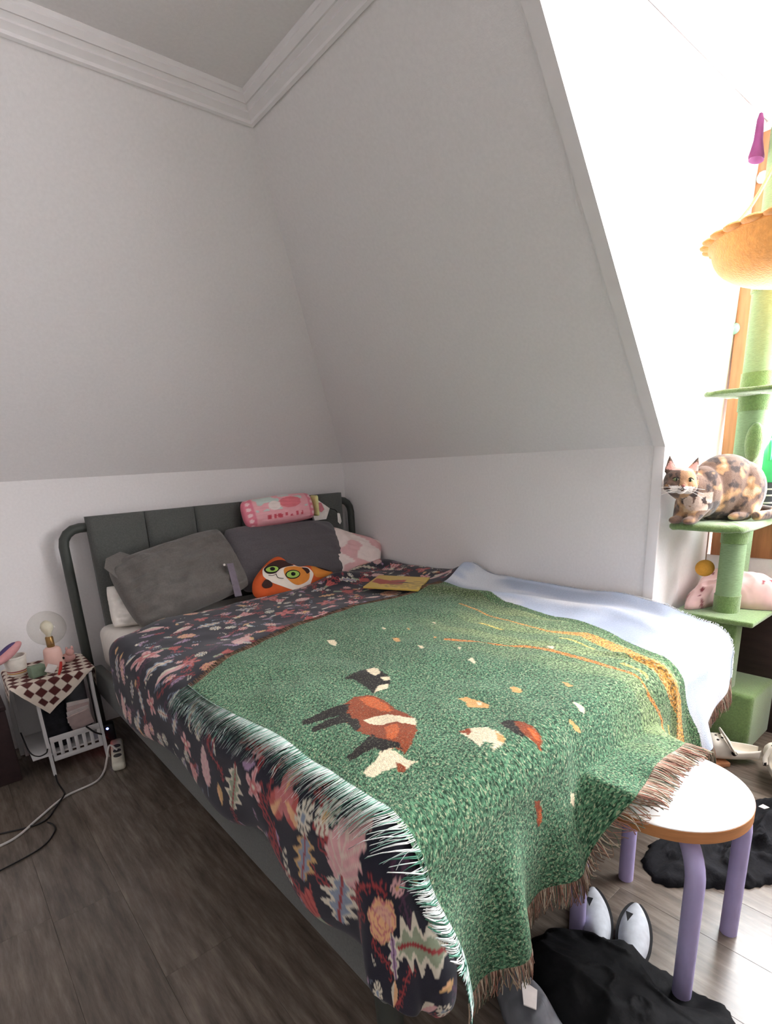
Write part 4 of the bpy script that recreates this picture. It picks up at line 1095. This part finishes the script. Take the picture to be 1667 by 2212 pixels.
# power strip, adapter and cables
M_WCAB = mat('white_cable', (206, 202, 198), rough=.5); M_BCAB = mat('black_cable', (30, 28, 28), rough=.5)
ps = thing('power_strip', 'white power strip on the floor between bed and stand', 'power strip', (-1.735, -.46, 0))
RZ = Matrix.Rotation(-.22, 3, 'Z')
g = G(); g.box((-1.762, -.60, .0), (-1.708, -.33, .038), .014, 3, RZ); g.build('casing', mat('cream_plastic', (212, 208, 192), rough=.45), ps)
for k, y in enumerate((-.42, -.47, -.52)):
    g = G(); g.lathe([(0, .0395), (.017, .0395), (.017, .036), (0, .036)], tuple(RZ @ (Vector((-1.735, y, 0)) - Vector((-1.735, -.465, 0))) + Vector((-1.735, -.465, 0))), 20); g.build('socket', mat('dark_socket', (60, 58, 56), rough=.6), ps)
g = G(); g.ell((-1.762, -.372, .052), (.006, .006, .006)); g.build('red_led', mat('red_led', (255, 60, 50), rough=.3, emit=6), ps)
ad = thing('adapter', 'black plug-in adapter with a blue light behind the power strip', 'adapter', (-1.722, -.315, .04))
g = G(); g.box((-1.748, -.352, .04), (-1.70, -.30, .125), .008, 3, RZ); g.build('casing', mat('black_plastic', (20, 20, 22), rough=.4), ad)
g = G(); g.ell((-1.735, -.349, .105), (.006, .005, .006)); g.build('blue_led', mat('blue_led', (110, 130, 255), rough=.3, emit=8), ad)
def cable(name, pts, m, r, label):
    g = G(); g.tube(catmull(pts, 8), r, 8); return tag(g.build(name, m), label, 'cable')
cable('cable', [(-1.735, -.47, .042), (-1.76, -.46, .07), (-1.785, -.49, .03), (-1.82, -.56, .006), (-1.871, -.623, .005), (-1.99, -.650, .005), (-2.093, -.735, .005), (-2.171, -.806, .005), (-2.24, -.828, .005), (-2.4, -.85, .005)], M_WCAB, .0045, 'thick white cable running across the dark floor')
cable('cable', [(-1.985, -.43, .004), (-1.99, -.506, .004), (-1.985, -.60, .004), (-1.992, -.650, .0125), (-2.03, -.70, .004), (-2.076, -.769, .004), (-2.137, -.772, .004), (-2.221, -.742, .004), (-2.4, -.68, .004)], M_BCAB, .0032, 'thin black cable crossing over the white cable')
cable('cable', [(-2.076, -.79, .004), (-2.062, -.825, .004), (-2.066, -.872, .004), (-2.119, -.942, .004), (-2.246, -.977, .004), (-2.42, -1.0, .004)], M_BCAB, .0028, 'thin black cable looping towards the left edge')
cable('cable', [(-2.062, -.30, .19), (-2.055, -.41, .14), (-2.03, -.43, .115), (-2.0, -.435, .12), (-1.99, -.42, .13)], M_BCAB, .003, 'black lamp cord hanging beside the white stand')
cable('cable', [(-1.735, -.352, .055), (-1.76, -.40, .10), (-1.80, -.43, .14), (-1.83, -.425, .18)], M_BCAB, .004, 'short black lead running from adapter into the white stand')
# ------------------------------------------------------------------ cat tree in the dormer
M_PLUSH = mat('sage_plush', (112, 140, 84), rough=1.0, var=.16, scale=120, bump=.8, bscale=260, sheen=.5)
M_SISAL = mat('green_sisal', (150, 178, 136), rough=.95, var=.18, scale=60, stretch=(1, 1, 14), bump=.9, bscale=90)
tree = thing('cat_tree', 'tall green plush cat tree with platforms and posts in front of the window', 'cat tree', (.33, -2.24, 0))
def cbox(name, a, b, bev=.008, m=M_PLUSH, parent=tree):
    g = G(); g.box(a, b, bev, 3); return g.build(name, m, parent)
cbox('base_box', (.215, -2.39, .0), (.485, -2.09, .25), .015)
cbox('low_column', (.20, -2.30, .25), (.285, -2.20, .565), .012)
cbox('low_platform', (.112, -2.38, .565), (.46, -2.085, .586), .007)
post = G(); post.tube([(.235, -2.245, .586), (.235, -2.245, .93)], .044, 28); post = post.build('scratching_post', M_SISAL, tree)
for za, zb in ((.586, .655), (.865, .935)):
    g = G(); g.tube([(.235, -2.245, za), (.235, -2.245, zb)], .0475, 28); g.build('plush_cuff', M_PLUSH, post)
# cat platform: slightly wavy plush board
n = 26
def board(name, x0, x1, y0, y1, z, th, corner=.05):
    t = np.linspace(0, 2 * PI, 64, endpoint=False)
    e = .28
    xs = (x0 + x1) / 2 + (x1 - x0) / 2 * np.sign(np.cos(t)) * np.abs(np.cos(t)) ** e; ys = (y0 + y1) / 2 + (y1 - y0) / 2 * np.sign(np.sin(t)) * np.abs(np.sin(t)) ** e
    cx, cy = (x0 + x1) / 2, (y0 + y1) / 2
    V = []
    for s_, zz in ((.0, z), (.7, z + .001), (.96, z), (1.0, z - th * .35), (1.0, z - th * .75), (.97, z - th), (.0, z - th)):
        V.append(np.stack([cx + (xs - cx) * max(s_, .001), cy + (ys - cy) * max(s_, .001), zz + .0015 * np.sin(9 * t)], -1))
    V = np.array(V); R_, m_ = V.shape[:2]; i = np.arange(R_ * m_).reshape(R_, m_); j = np.roll(i, -1, 1)
    return mesh_np(name, V.reshape(-1, 3), np.stack([i[:-1], i[1:], j[1:], j[:-1]], -1).reshape(-1, 4), M_PLUSH, tree)
board('cat_platform', .005, .40, -2.345, -2.07, .957, .024)
mp_ = G(); mp_.tube([(.40, -2.205, .25), (.40, -2.205, 2.30)], .052, 28); mp_ = mp_.build('main_post', M_SISAL, tree)
for za, zb in ((.96, 1.12), (1.36, 1.50), (1.78, 1.86)):
    g = G(); g.tube([(.40, -2.205, za), (.40, -2.205, zb)], .056, 28); g.build('plush_cuff', M_PLUSH, mp_)
g = G(); g.ell((.355, -2.235, 1.24), (.032, .032, .075), None, 24, 18); g.build('plush_roller', M_PLUSH, tree)
board('small_shelf', .14, .45, -2.42, -2.10, 1.432, .016)
# hanging hammock bowl
M_HAM = mat('orange_plush_bowl', (226, 158, 84), rough=.95, var=.12, scale=60, bump=.5, bscale=160, sheen=.4)
HC = Vector((.09, -2.37, 1.85)); prof = []
for t in np.linspace(0, PI / 2, 12): prof.append((.24 * math.sin(t), -.13 * math.cos(t)))
prof += [(.252, .012), (.25, .026), (.24, .030), (.225, .022)] + [(.225 * math.sin(t), -.115 * math.cos(t)) for t in np.linspace(PI / 2, 0, 10)]
g = G(); g.lathe(prof, tuple(HC), 40); ham = g.build('hammock', M_HAM, tree)
for a in (.6, 2.2, 3.8, 5.4):
    p = HC + Vector((.238 * math.cos(a), .238 * math.sin(a), .02)); g = G(); g.tube(catmull([p, p * .5 + Vector((.40, -2.205, 2.15)) * .5, (.40, -2.205, 2.25)], 4), .006, 8); g.build('strap', M_HAM, ham)
g = G()
for k in range(26):
    a = 2 * PI * k / 26; g.ell((HC.x + .243 * math.cos(a), HC.y + .243 * math.sin(a), HC.z + .024), (.034, .034, .011), None, 10, 8)
g.build('bowl_rim', M_HAM, ham)
BALL = (.22, -2.155, .755)
g = G(); g.tube([(BALL[0], BALL[1], BALL[2]), (BALL[0], BALL[1], .935)], .0022, 6); toyb = g.build('toy_string', mat('cream_string', (150, 120, 104), rough=.9), tree)
g = G(); g.ell(BALL, (.035, .035, .034), None, 24, 18); g.build('toy_ball', mat('orange_pompom', (206, 150, 62), rough=1, var=.15, bump=.6, bscale=150), toyb)

# ------------------------------------------------------------------ cat
CO = Vector((.178, -2.178, .957)); EX = Vector((.89, -.456, 0)); EB = Vector((-.456, -.89, 0))
def cp(a, b, z): return CO + EX * a + EB * b + Vector((0, 0, z))
RCAT = Matrix((EX, EB, Vector((0, 0, 1)))).transposed()
HCn = Vector((-.022, -2.123, .957 + .160)); HX = Vector((.58, -.815, 0)).normalized(); HB = Vector((-.815, -.58, 0)).normalized()   # head turned to the camera
RHD = Matrix((HX, HB, Vector((0, 0, 1)))).transposed() @ Matrix.Rotation(.10, 3, 'Y')
def hp(u, b, z): return HCn + RHD @ Vector((u, b, z))
def seg(g, P, Q, r0, r1, k=7):
    for i in range(k + 1):
        t = i / k; r = r0 + (r1 - r0) * t; g.ell(P.lerp(Q, t), (r, r, r), None, 14, 10)
g = G()
g.ell(cp(.035, -.005, .120), (.145, .088, .128), RCAT)             # trunk, hunched
g.ell(cp(.105, .005, .105), (.085, .094, .115), RCAT)              # haunches
g.ell(cp(.09, .050, .062), (.072, .045, .066), RCAT)               # near thigh
g.ell(cp(-.075, .010, .110), (.080, .072, .098), RCAT)             # shoulders
g.ell(cp(-.120, .020, .085), (.055, .055, .072), RCAT)             # chest
seg(g, cp(-.10, .015, .12), hp(.012, -.03, -.012), .066, .050)     # neck
g.ell(hp(0, 0, .004), (.055, .050, .047), RHD)                     # skull
g.ell(hp(-.026, .020, -.016), (.032, .030, .027), RHD); g.ell(hp(.026, .020, -.016), (.032, .030, .027), RHD)   # cheeks
g.ell(hp(0, .042, -.010), (.015, .016, .018), RHD)                 # bridge of the nose
g.ell(hp(0, .044, -.022), (.022, .016, .015), RHD)                 # muzzle
g.ell(hp(0, .040, -.034), (.014, .013, .010), RHD)                 # chin
seg(g, cp(-.10, .05, .07), cp(-.145, .06, .022), .034, .022)       # forelegs and paws
g.ell(cp(-.165, .066, .016), (.030, .018, .015), RCAT)
seg(g, cp(-.11, -.03, .07), cp(-.16, .005, .022), .034, .022)
g.ell(cp(-.183, .018, .016), (.030, .018, .015), RCAT)
g.ell(cp(.04, .078, .018), (.045, .020, .016), RCAT)               # hind foot
for sgn in (-1, 1):                                                # ears: flattened cones
    for i in range(12):
        t = i / 11; w_ = .0235 * (1 - t) ** .85 + .0025
        g.ell(hp(sgn * (.034 + .014 * t), -.004 - .004 * t, .034 + .050 * t), (w_, .0085 * (1 - t * .5), .009), RHD, 12, 8)
tl = catmull([cp(.16, -.01, .05), cp(.20, .02, .03), cp(.215, .07, .022), cp(.17, .105, .020), cp(.09, .112, .018)], 6)
for i, p in enumerate(tl): g.ell(tuple(p), (.019, .019, .018), None, 12, 8)
tmp = g.build('cat_tmp', M_PLUSH)
md = tmp.modifiers.new('r', 'REMESH'); md.mode = 'VOXEL'; md.voxel_size = .0036
ms = tmp.modifiers.new('s', 'SMOOTH'); ms.factor = .5; ms.iterations = 5
dg = bpy.context.evaluated_depsgraph_get(); ev = tmp.evaluated_get(dg)
me = bpy.data.meshes.new_from_object(ev, depsgraph=dg); MW = tmp.matrix_world.copy(); lw_ = Vector(tmp.location)
bpy.data.objects.remove(tmp)
nv = len(me.vertices); co = np.zeros(nv * 3, np.float32); me.vertices.foreach_get('co', co); co = co.reshape(-1, 3) + np.array(lw_)
RHI = RHD.inverted(); rel = co - np.array(CO); A_ = rel @ np.array(EX); B_ = rel @ np.array(EB); Z_ = rel[:, 2]
cols = np.zeros((nv, 3)); brn, blk, org_, crm, wht = [np.array(lin(c)) for c in ((116, 92, 78), (62, 50, 48), (190, 146, 104), (208, 184, 152), (226, 216, 210))]
for i in range(nv):
    v = Vector((float(A_[i]), float(B_[i]), float(Z_[i])))
    n1 = mnoise.fractal(v * 24, 1.0, 2.0, 4); n2 = mnoise.fractal(v * 17 + Vector((5, 2, 9)), 1.0, 2.0, 2); n3 = mnoise.noise(v * 60)
    s1, s2, s3 = float(sstep(.02, .30, n1 + .2 * n3)), float(sstep(.12, .42, n2 + .2 * n3)), float(sstep(.42, .62, n2 + .2 * n3))
    c = brn * (1 - s1) + blk * s1
    c = c * (1 - .85 * s2) + org_ * .85 * s2
    c = c * (1 - .8 * s3) + crm * .8 * s3
    hv = RHI @ (Vector((float(co[i][0]), float(co[i][1]), float(co[i][2]))) - HCn)
    hx, hb_, hz = hv.x, hv.y, hv.z
    if hv.length < .064 or (hz > .03 and abs(hx) < .075 and abs(hb_) < .03):          # head
        c = brn * .85
        if abs(math.sin(hx * 150 + 2 * n3)) < .35 and hz > .012: c = blk
        if hx < -.012 and n1 > -.1: c = blk * .6 + brn * .4
        if hx > .010 and n2 > -.25: c = org_ * .8 + brn * .2
        if abs(hx) < .012 and hb_ > .03 and hz > -.02: c = org_ * .5 + brn * .5
        if hz < -.014 and hb_ > .012: c = wht
        if abs(hx) < .024 and hz < -.018 and hb_ > .03: c = wht
        if hz > .040 and hb_ > -.002: c = np.array(lin((222, 168, 158)))
    elif A_[i] < -.085 and .05 < Z_[i] < .115 and B_[i] > .03 and n1 < .15: c = wht * .45 + org_ * .35 + brn * .2
    cols[i] = c * (1 + .12 * n3)
me.vertices.foreach_set('co', (co - np.array(CO)).astype(np.float32).ravel())
ca = me.color_attributes.new('print', 'FLOAT_COLOR', 'POINT'); c4 = np.ones((nv, 4), np.float32); c4[:, :3] = cols; ca.data.foreach_set('color', c4.ravel())
me.materials.clear(); me.materials.append(mat('tortoiseshell_fur', (126, 102, 88), rough=.95, var=.14, scale=160, bump=.5, bscale=420, sheen=.3, attr='print'))
me.polygons.foreach_set('use_smooth', [True] * len(me.polygons))
cat = thing('cat', 'tortoiseshell cat crouching on the cat tree platform, looking at the camera', 'cat', tuple(CO))
o = bpy.data.objects.new('cat_body', me); C.objects.link(o); o.parent = cat; ORG[o] = ORG[cat]
M_EYE = mat('cat_eye', (120, 130, 90), rough=.15, spec=.6)
for sgn in (-1, 1):
    g = G(); g.ell(hp(sgn * .0225, .0405, .008), (.0105, .0075, .0072), RHD, 16, 12); e_ = g.build('eye', M_EYE, cat)
    g = G(); g.ell(hp(sgn * .0225, .0460, .008), (.0036, .003, .0062), RHD, 10, 8); g.build('pupil', M_INK, e_)
    g = G(); g.tube(catmull([hp(sgn * .011, .044, .006), hp(sgn * .022, .0455, .0165), hp(sgn * .035, .040, .011)], 4), .0016, 6); g.build('eyelid', M_INK, cat)
    g = G(); g.tube(catmull([hp(0, .0605, -.0185), hp(sgn * .006, .0595, -.025), hp(sgn * .014, .055, -.024)], 4), .0011, 6); g.build('mouth_line', M_INK, cat)
    for k in range(3):
        g = G(); g.tube(catmull([hp(sgn * .016, .056, -.020 - .004 * k), hp(sgn * .045, .060, -.020 - .009 * k), hp(sgn * .075, .052, -.022 - .016 * k)], 4), .0007, 5); g.build('whisker', M_SHEET, cat)
g = G(); g.ell(hp(0, .0605, -.0125), (.0068, .004, .0045), RHD, 12, 8); g.build('nose', mat('cat_nose', (150, 92, 84), rough=.5), cat)

# ------------------------------------------------------------------ soft heaps
def heap(name, outline, zb, hfun, m, label, cat_, cols=None, parent=None, rings=26, seg_n=110, seed=1):
    """rumpled cloth: outline on the ground, height hfun(s, angle, x, y) with s = 0 centre .. 1 edge"""
    L = smooth_loop([(a, b) for a, b in outline], 12); ce = L.mean(0)
    L = ce + (L - ce) * (1 + .045 * vnoise(L[:, 0], L[:, 1], 34, seed + 3) + .03 * vnoise(L[:, 0], L[:, 1], 80, seed + 4))[:, None]
    k = np.linspace(0, 1, rings) ** .9
    V = []
    for s_ in k:
        q = ce + (L - ce) * max(s_, .001); x, y = q[:, 0], q[:, 1]
        V.append(np.stack([x, y, zb + hfun(s_, x, y)], -1))
    V.append(np.stack([L[:, 0], L[:, 1], np.full(len(L), zb)], -1))
    V = np.array(V); R_, m_ = V.shape[:2]; i = np.arange(R_ * m_).reshape(R_, m_); j = np.roll(i, -1, 1)
    cc = None if cols is None else cols(V[..., 0], V[..., 1]).reshape(-1, 3)
    o = mesh_np(name, V.reshape(-1, 3), np.stack([i[:-1], i[1:], j[1:], j[:-1]], -1).reshape(-1, 4), m, parent, cols=cc)
    return tag(o, label, cat_) if label else o
ridge = lambda x, y, sc, sd: 1 - np.abs(vnoise(x, y, sc, sd))
def spot_cols(x, y):
    c = np.empty(x.shape + (3,)); c[:] = lin((236, 196, 194))
    r = np.random.default_rng(4)
    for _ in range(60):
        px, py = r.uniform(.05, .5), r.uniform(-2.5, -2.05); c[np.hypot(x - px, y - py) < r.uniform(.004, .008)] = lin((150, 74, 84))
    return c
heap('fleece_blanket', [(.15, -2.12), (.24, -2.085), (.36, -2.075), (.455, -2.10), (.465, -2.25), (.44, -2.385), (.35, -2.395), (.30, -2.30), (.285, -2.20), (.20, -2.165)], .588,
     lambda s, x, y: (1 - s ** 2.6) ** .5 * (.05 + .075 * sstep(.2, .42, x) + .03 * ridge(x, y, 8, 61) ** 2 + .022 * ridge(x, y, 17, 62) ** 2), mat('pink_fleece', (236, 196, 194), rough=1, var=.05, attr='print', sheen=.4), 'crumpled pink spotted fleece lying on the low cat tree platform', 'blanket', spot_cols)

M_BLK = mat('black_nylon', (13, 13, 15), rough=.75, var=.3, scale=18, bump=.6, bscale=45, spec=.15)
M_BLK2 = mat('black_fleece', (20, 20, 24), rough=.95, var=.3, scale=30, bump=.5, bscale=90)
BAGO = [(-1.365, -2.415), (-1.28, -2.345), (-1.17, -2.36), (-1.10, -2.43), (-1.05, -2.55), (-1.03, -2.66), (-1.06, -2.76), (-1.20, -2.86), (-1.38, -2.86), (-1.44, -2.72), (-1.405, -2.55)]
bag = thing('duffel_bag', 'slumped black nylon bag on the floor under the stool', 'bag', (-1.24, -2.6, 0))
def bagh(s, x, y):
    d = np.hypot((x + 1.067), (y + 2.654)); press = sstep(.03, .13, d)
    cr = ridge(x, y, 5, 71) ** 1.5 * .7 + ridge(x * 1.3, y, 10, 72) ** 2 * .28
    return ((1 - s ** 2.6) ** .6 * (.085 + .075 * cr + .012 * ridge(x, y, 22, 74) ** 3) + .010) * (.03 + .97 * press) + .001
heap('bag_body', BAGO, .0005, bagh, M_BLK, None, None, parent=bag, rings=40)
heap('side_panel', [(-1.445, -2.47), (-1.395, -2.375), (-1.335, -2.335), (-1.305, -2.365), (-1.345, -2.46), (-1.40, -2.61), (-1.445, -2.60)], .0005, lambda s, x, y: (1 - s ** 2.2) ** .5 * (.085 + .03 * ridge(x, y, 16, 75)), mat('grey_mesh_fabric', (112, 114, 120), rough=.6, var=.3, scale=20), None, None, parent=bag)
g = G(); g.slab([(-1.388, -2.433, .104), (-1.371, -2.464, .106), (-1.416, -2.492, .100), (-1.425, -2.466, .098)], (0, 0, 1), .003); g.build('white_label', mat('white_paper', (232, 226, 222)), bag)

def shoe_tip(name, c, ang, label):
    t = thing(name, label, 'shoe', c, 'grey shoes by the black bag')
    Rz = Matrix.Rotation(ang, 3, 'Z') @ Matrix.Rotation(-.30, 3, 'Y')
    def pp(u, v, w): return Vector(c) + Rz @ Vector((u, v, w)) + Vector((0, 0, .03))
    us = np.linspace(0, 1, 22); V = []
    for u in us:
        wd = .040 * (math.sin(PI * min(1, u * .92 + .06)) ** .5); h = .055 * (1 - .62 * u)
        V.append([pp(.165 * u - .06, wd * math.cos(a), -.022 + max(0, h * math.sin(a))) for a in np.linspace(0, PI, 14)])
    V = np.array([[tuple(p) for p in r] for r in V]); n0, n1 = V.shape[:2]
    mesh_np('upper', V.reshape(-1, 3), gridfaces(n0, n1), mat('grey_knit', (186, 190, 196), rough=.85, var=.12, scale=50), t)
    S = [];
    for u in us:
        wd = .044 * (math.sin(PI * min(1, u * .92 + .06)) ** .5)
        S.append([pp(.172 * u - .064, s_ * wd, z_) for s_, z_ in ((1, -.008), (1, -.028), (-1, -.028), (-1, -.008))])
    S = np.array([[tuple(p) for p in r] for r in S]); i = np.arange(S.shape[0] * 4).reshape(-1, 4); j = np.roll(i, -1, 1)
    Fq = np.stack([i[:-1], i[1:], j[1:], j[:-1]], -1).reshape(-1, 4).tolist() + [i[0].tolist(), i[-1][::-1].tolist()]
    mesh_np('sole', S.reshape(-1, 3), Fq, mat('black_rubber', (30, 30, 32), rough=.7), t, smooth=False)
    g = G(); q = [pp(.03, .018, .026), pp(.06, .024, .020), pp(.055, .006, .024)]; g.slab(q, Rz @ Vector((0, 0, 1)), .002); g.build('mark', mat('black_rubber', (30, 30, 32)), t)
    return t
shoe_tip('shoe', (-1.05, -2.43, 0), .62, 'grey shoe behind the black bag, the one nearer the bed')
shoe_tip('shoe', (-1.03, -2.52, 0), .40, 'grey shoe behind the black bag, the one nearer the front stool leg')
heap('jacket', [(-.66, -2.375), (-.765, -2.475), (-.71, -2.535), (-.62, -2.625), (-.55, -2.68), (-.36, -2.76), (-.12, -2.76), (-.06, -2.62), (-.16, -2.515), (-.30, -2.46), (-.48, -2.41)], .0005,
     lambda s, x, y: ((1 - s ** 3) ** .5 * (.012 + .05 * ridge(x, y, 8, 81) ** 3 + .028 * ridge(x, y * 1.5, 19, 82) ** 3) + .003) * (.05 + .95 * sstep(.03, .10, np.hypot(x + .796, y + 2.662))), M_BLK2, 'black jacket dropped on the floor behind the stool', 'jacket')
tagl = G(); tagl.slab([(-.235, -2.560, .052), (-.215, -2.567, .054), (-.222, -2.588, .055), (-.238, -2.578, .053)], (0, 0, 1), .002); tagl.build('care_label', mat('white_paper', (232, 226, 222)), bpy.data.objects['jacket'])

# ------------------------------------------------------------------ clogs on a wooden batten
M_CLOG = mat('white_foam_rubber', (226, 220, 206), rough=.5, var=.03, spec=.35)
def clog(c, ang, tilt, label):
    t = thing('clog', label, 'shoe', c, 'white clogs beside the cat tree')
    Rz = Matrix.Rotation(ang, 3, 'Z') @ Matrix.Rotation(tilt, 3, 'Y')
    def pp(u, v, w): return tuple(Vector(c) + Rz @ Vector((u, v, w)) * .92)
    L, N_, K = .25, 40, 36
    us = np.linspace(0, 1, N_)
    def wid(u): return (.052 - .010 * math.cos(u * PI)) * (np.clip(math.sin(PI * (u * .94 + .03)), 0, 1) ** .38)
    # outer shell: closed over the toes (u > .45), open rim at the heel
    V = []
    for u in us:
        w_ = wid(u); top = .078 + .022 * float(sstep(.35, .62, u)) - .055 * float(sstep(.72, 1.0, u))
        row = []
        for k in range(K):
            a = 2 * PI * k / K; ca_, sa_ = math.cos(a), math.sin(a)
            y = w_ * np.sign(ca_) * abs(ca_) ** .7; z = .5 * top * (1 + np.sign(sa_) * abs(sa_) ** .7)
            if u < .50 and sa_ > .2:                                  # foot opening
                op = float(sstep(.50, .42, u)); z = z * (1 - op) + op * (.014 + (z - .014) * float(sstep(.75, .15, sa_)))
                y = y * (1 - .0 * op)
            row.append(pp(L * (u - .5), y, z))
        V.append(row)
    V = np.array(V); i = np.arange(N_ * K).reshape(N_, K); j = np.roll(i, -1, 1)
    Fq = np.stack([i[:-1], i[1:], j[1:], j[:-1]], -1).reshape(-1, 4)
    o = mesh_np('shell', V.reshape(-1, 3), Fq, M_CLOG, t)
    bmx = bmesh.new(); bmx.from_mesh(o.data); bmx.verts.ensure_lookup_table(); bmx.faces.new([bmx.verts[q] for q in range(K)][::-1]); bmx.faces.new([bmx.verts[(N_ - 1) * K + q] for q in range(K)]); bmx.to_mesh(o.data); bmx.free()
    g = G(); g.tube(catmull([pp(-.012, -.060, .048), pp(.004, -.062, .075), pp(.022, -.042, .108), pp(.028, 0, .118), pp(.022, .042, .108), pp(.004, .062, .075), pp(-.012, .060, .048)], 6), .010, 12, flat=.45); st_ = g.build('heel_strap', M_CLOG, t)
    for v in (-.060, .060):
        g = G(); g.lathe([(0, -.004), (.009, -.004), (.009, .004), (0, .004)], pp(-.008, v * 1.06, .050), 16, axis=Rz @ Matrix.Rotation(PI / 2, 3, 'X')); g.build('rivet', M_INK, st_)
    for u, v in ((.075, -.02), (.075, .02), (.05, -.032), (.05, 0), (.05, .032), (.095, 0), (.03, -.018), (.03, .018)):
        uu_ = (u / L + .5); top = .078 + .022 * float(sstep(.35, .62, uu_)) - .055 * float(sstep(.72, 1.0, uu_)); r_ = min(.99, abs(v) / wid(uu_)); z = .5 * top * (1 + (1 - r_ ** 2.86) ** .35)
        g = G(); g.ell(pp(u, v, z - .001), (.0055, .0055, .003), Rz, 12, 8); g.build('vent_hole', M_INK, t)
    return t
g = G(); g.box((.0, -.02 - 2.35, 0), (.085, .085 - 2.35, .018), .003, 2, Matrix.Rotation(.9, 3, 'Z')); bt = g.build('batten', M_WOOD); tag(bt, 'short orange wooden batten under the white clog', 'wood')
clog((.098, -2.352, .019), math.radians(125), 0.0, 'white foam clog with holes lying in front of the cat tree box')
clog((.055, -2.545, .048), math.radians(29), -.30, 'second white foam clog tipped up at the right edge')

# ------------------------------------------------------------------ window-side odds and ends
M_GPL = mat('mint_green_plastic', (74, 190, 130), rough=.35, var=.04)
wc = thing('spray_bottle', 'bright green plastic bottle standing on the window sill', 'bottle', (.515, -2.262, .965))
g = G(); g.lathe([(0, .115), (.042, .115), (.047, .125), (.047, .20), (.044, .225), (.03, .262), (.018, .275), (.018, .30), (0, .30)], (.515, -2.262, .965), 26); g.build('bottle_body', M_GPL, wc)
g = G(); g.lathe([(0, 0), (.04, 0), (.045, .005), (.045, .115), (0, .115)], (.515, -2.262, .965), 26); g.build('dark_base', mat('dark_grey_plastic', (66, 70, 80), rough=.5), wc)
for z in (.03, .06, .085):
    g = G(); g.lathe([(.0445, z), (.0462, z + .001), (.0462, z + .006), (.0445, z + .007)], (.515, -2.262, .965), 26); g.build('white_ring', M_WPL, wc)
g = G(); g.tube(catmull([(.47, -2.262, 1.17), (.455, -2.265, 1.20), (.462, -2.262, 1.24), (.50, -2.262, 1.25)], 5), .007, 10); g.build('handle', M_GPL, wc)
orn = thing('fabric_bell', 'purple fabric bell hanging at the top of the window frame', 'ornament', (.369, -2.125, 2.215))
g = G(); g.lathe([(0, .14), (.010, .138), (.018, .12), (.021, .09), (.024, .06), (.034, .03), (.042, .01), (.040, 0), (.030, .004), (0, .03)], (.369, -2.125, 2.215), 20, sc=(1, .55, 1)); g.build('bell', mat('plum_felt', (112, 56, 98), rough=.9, var=.1), orn)
g = G(); g.tube([(.369, -2.125, 2.35), (.369, -2.125, 2.42)], .0025, 6); g.build('loop', M_WPL, orn)
for z, l in ((2.20, 'upper small white hook on the pine window frame'), (2.05, 'lower round white hook on the pine window frame')):
    t = thing('hook', l, 'hook', (.50, -2.109, z))
    g = G(); g.lathe([(0, 0), (.020, 0), (.020, .005), (.012, .010), (0, .011)], (.504, -2.109, z), 20, axis=Matrix.Rotation(-PI / 2, 3, 'Y')); g.build('plate', M_WPL, t)
    g = G(); g.tube(catmull([(.495, -2.109, z), (.478, -2.109, z - .008), (.472, -2.109, z + .008)], 5), .004, 8); g.build('prong', M_WPL, t)
sh = thing('suction_hook', 'translucent mint suction hook beside the window frame', 'hook', (.50, -2.062, 1.66))
g = G(); g.lathe([(0, 0), (.022, 0), (.018, .008), (.008, .014), (0, .015)], (.503, -2.068, 1.69), 20, axis=Matrix.Rotation(-PI / 2, 3, 'Y')); g.build('cup', mat('mint_clear_plastic', (170, 206, 196), rough=.2, alpha=.6), sh)
g = G(); g.tube(catmull([(.49, -2.068, 1.69), (.48, -2.068, 1.665), (.475, -2.068, 1.65), (.47, -2.068, 1.665)], 5), .004, 8); g.build('prong', mat('mint_clear_plastic', (170, 206, 196)), sh)
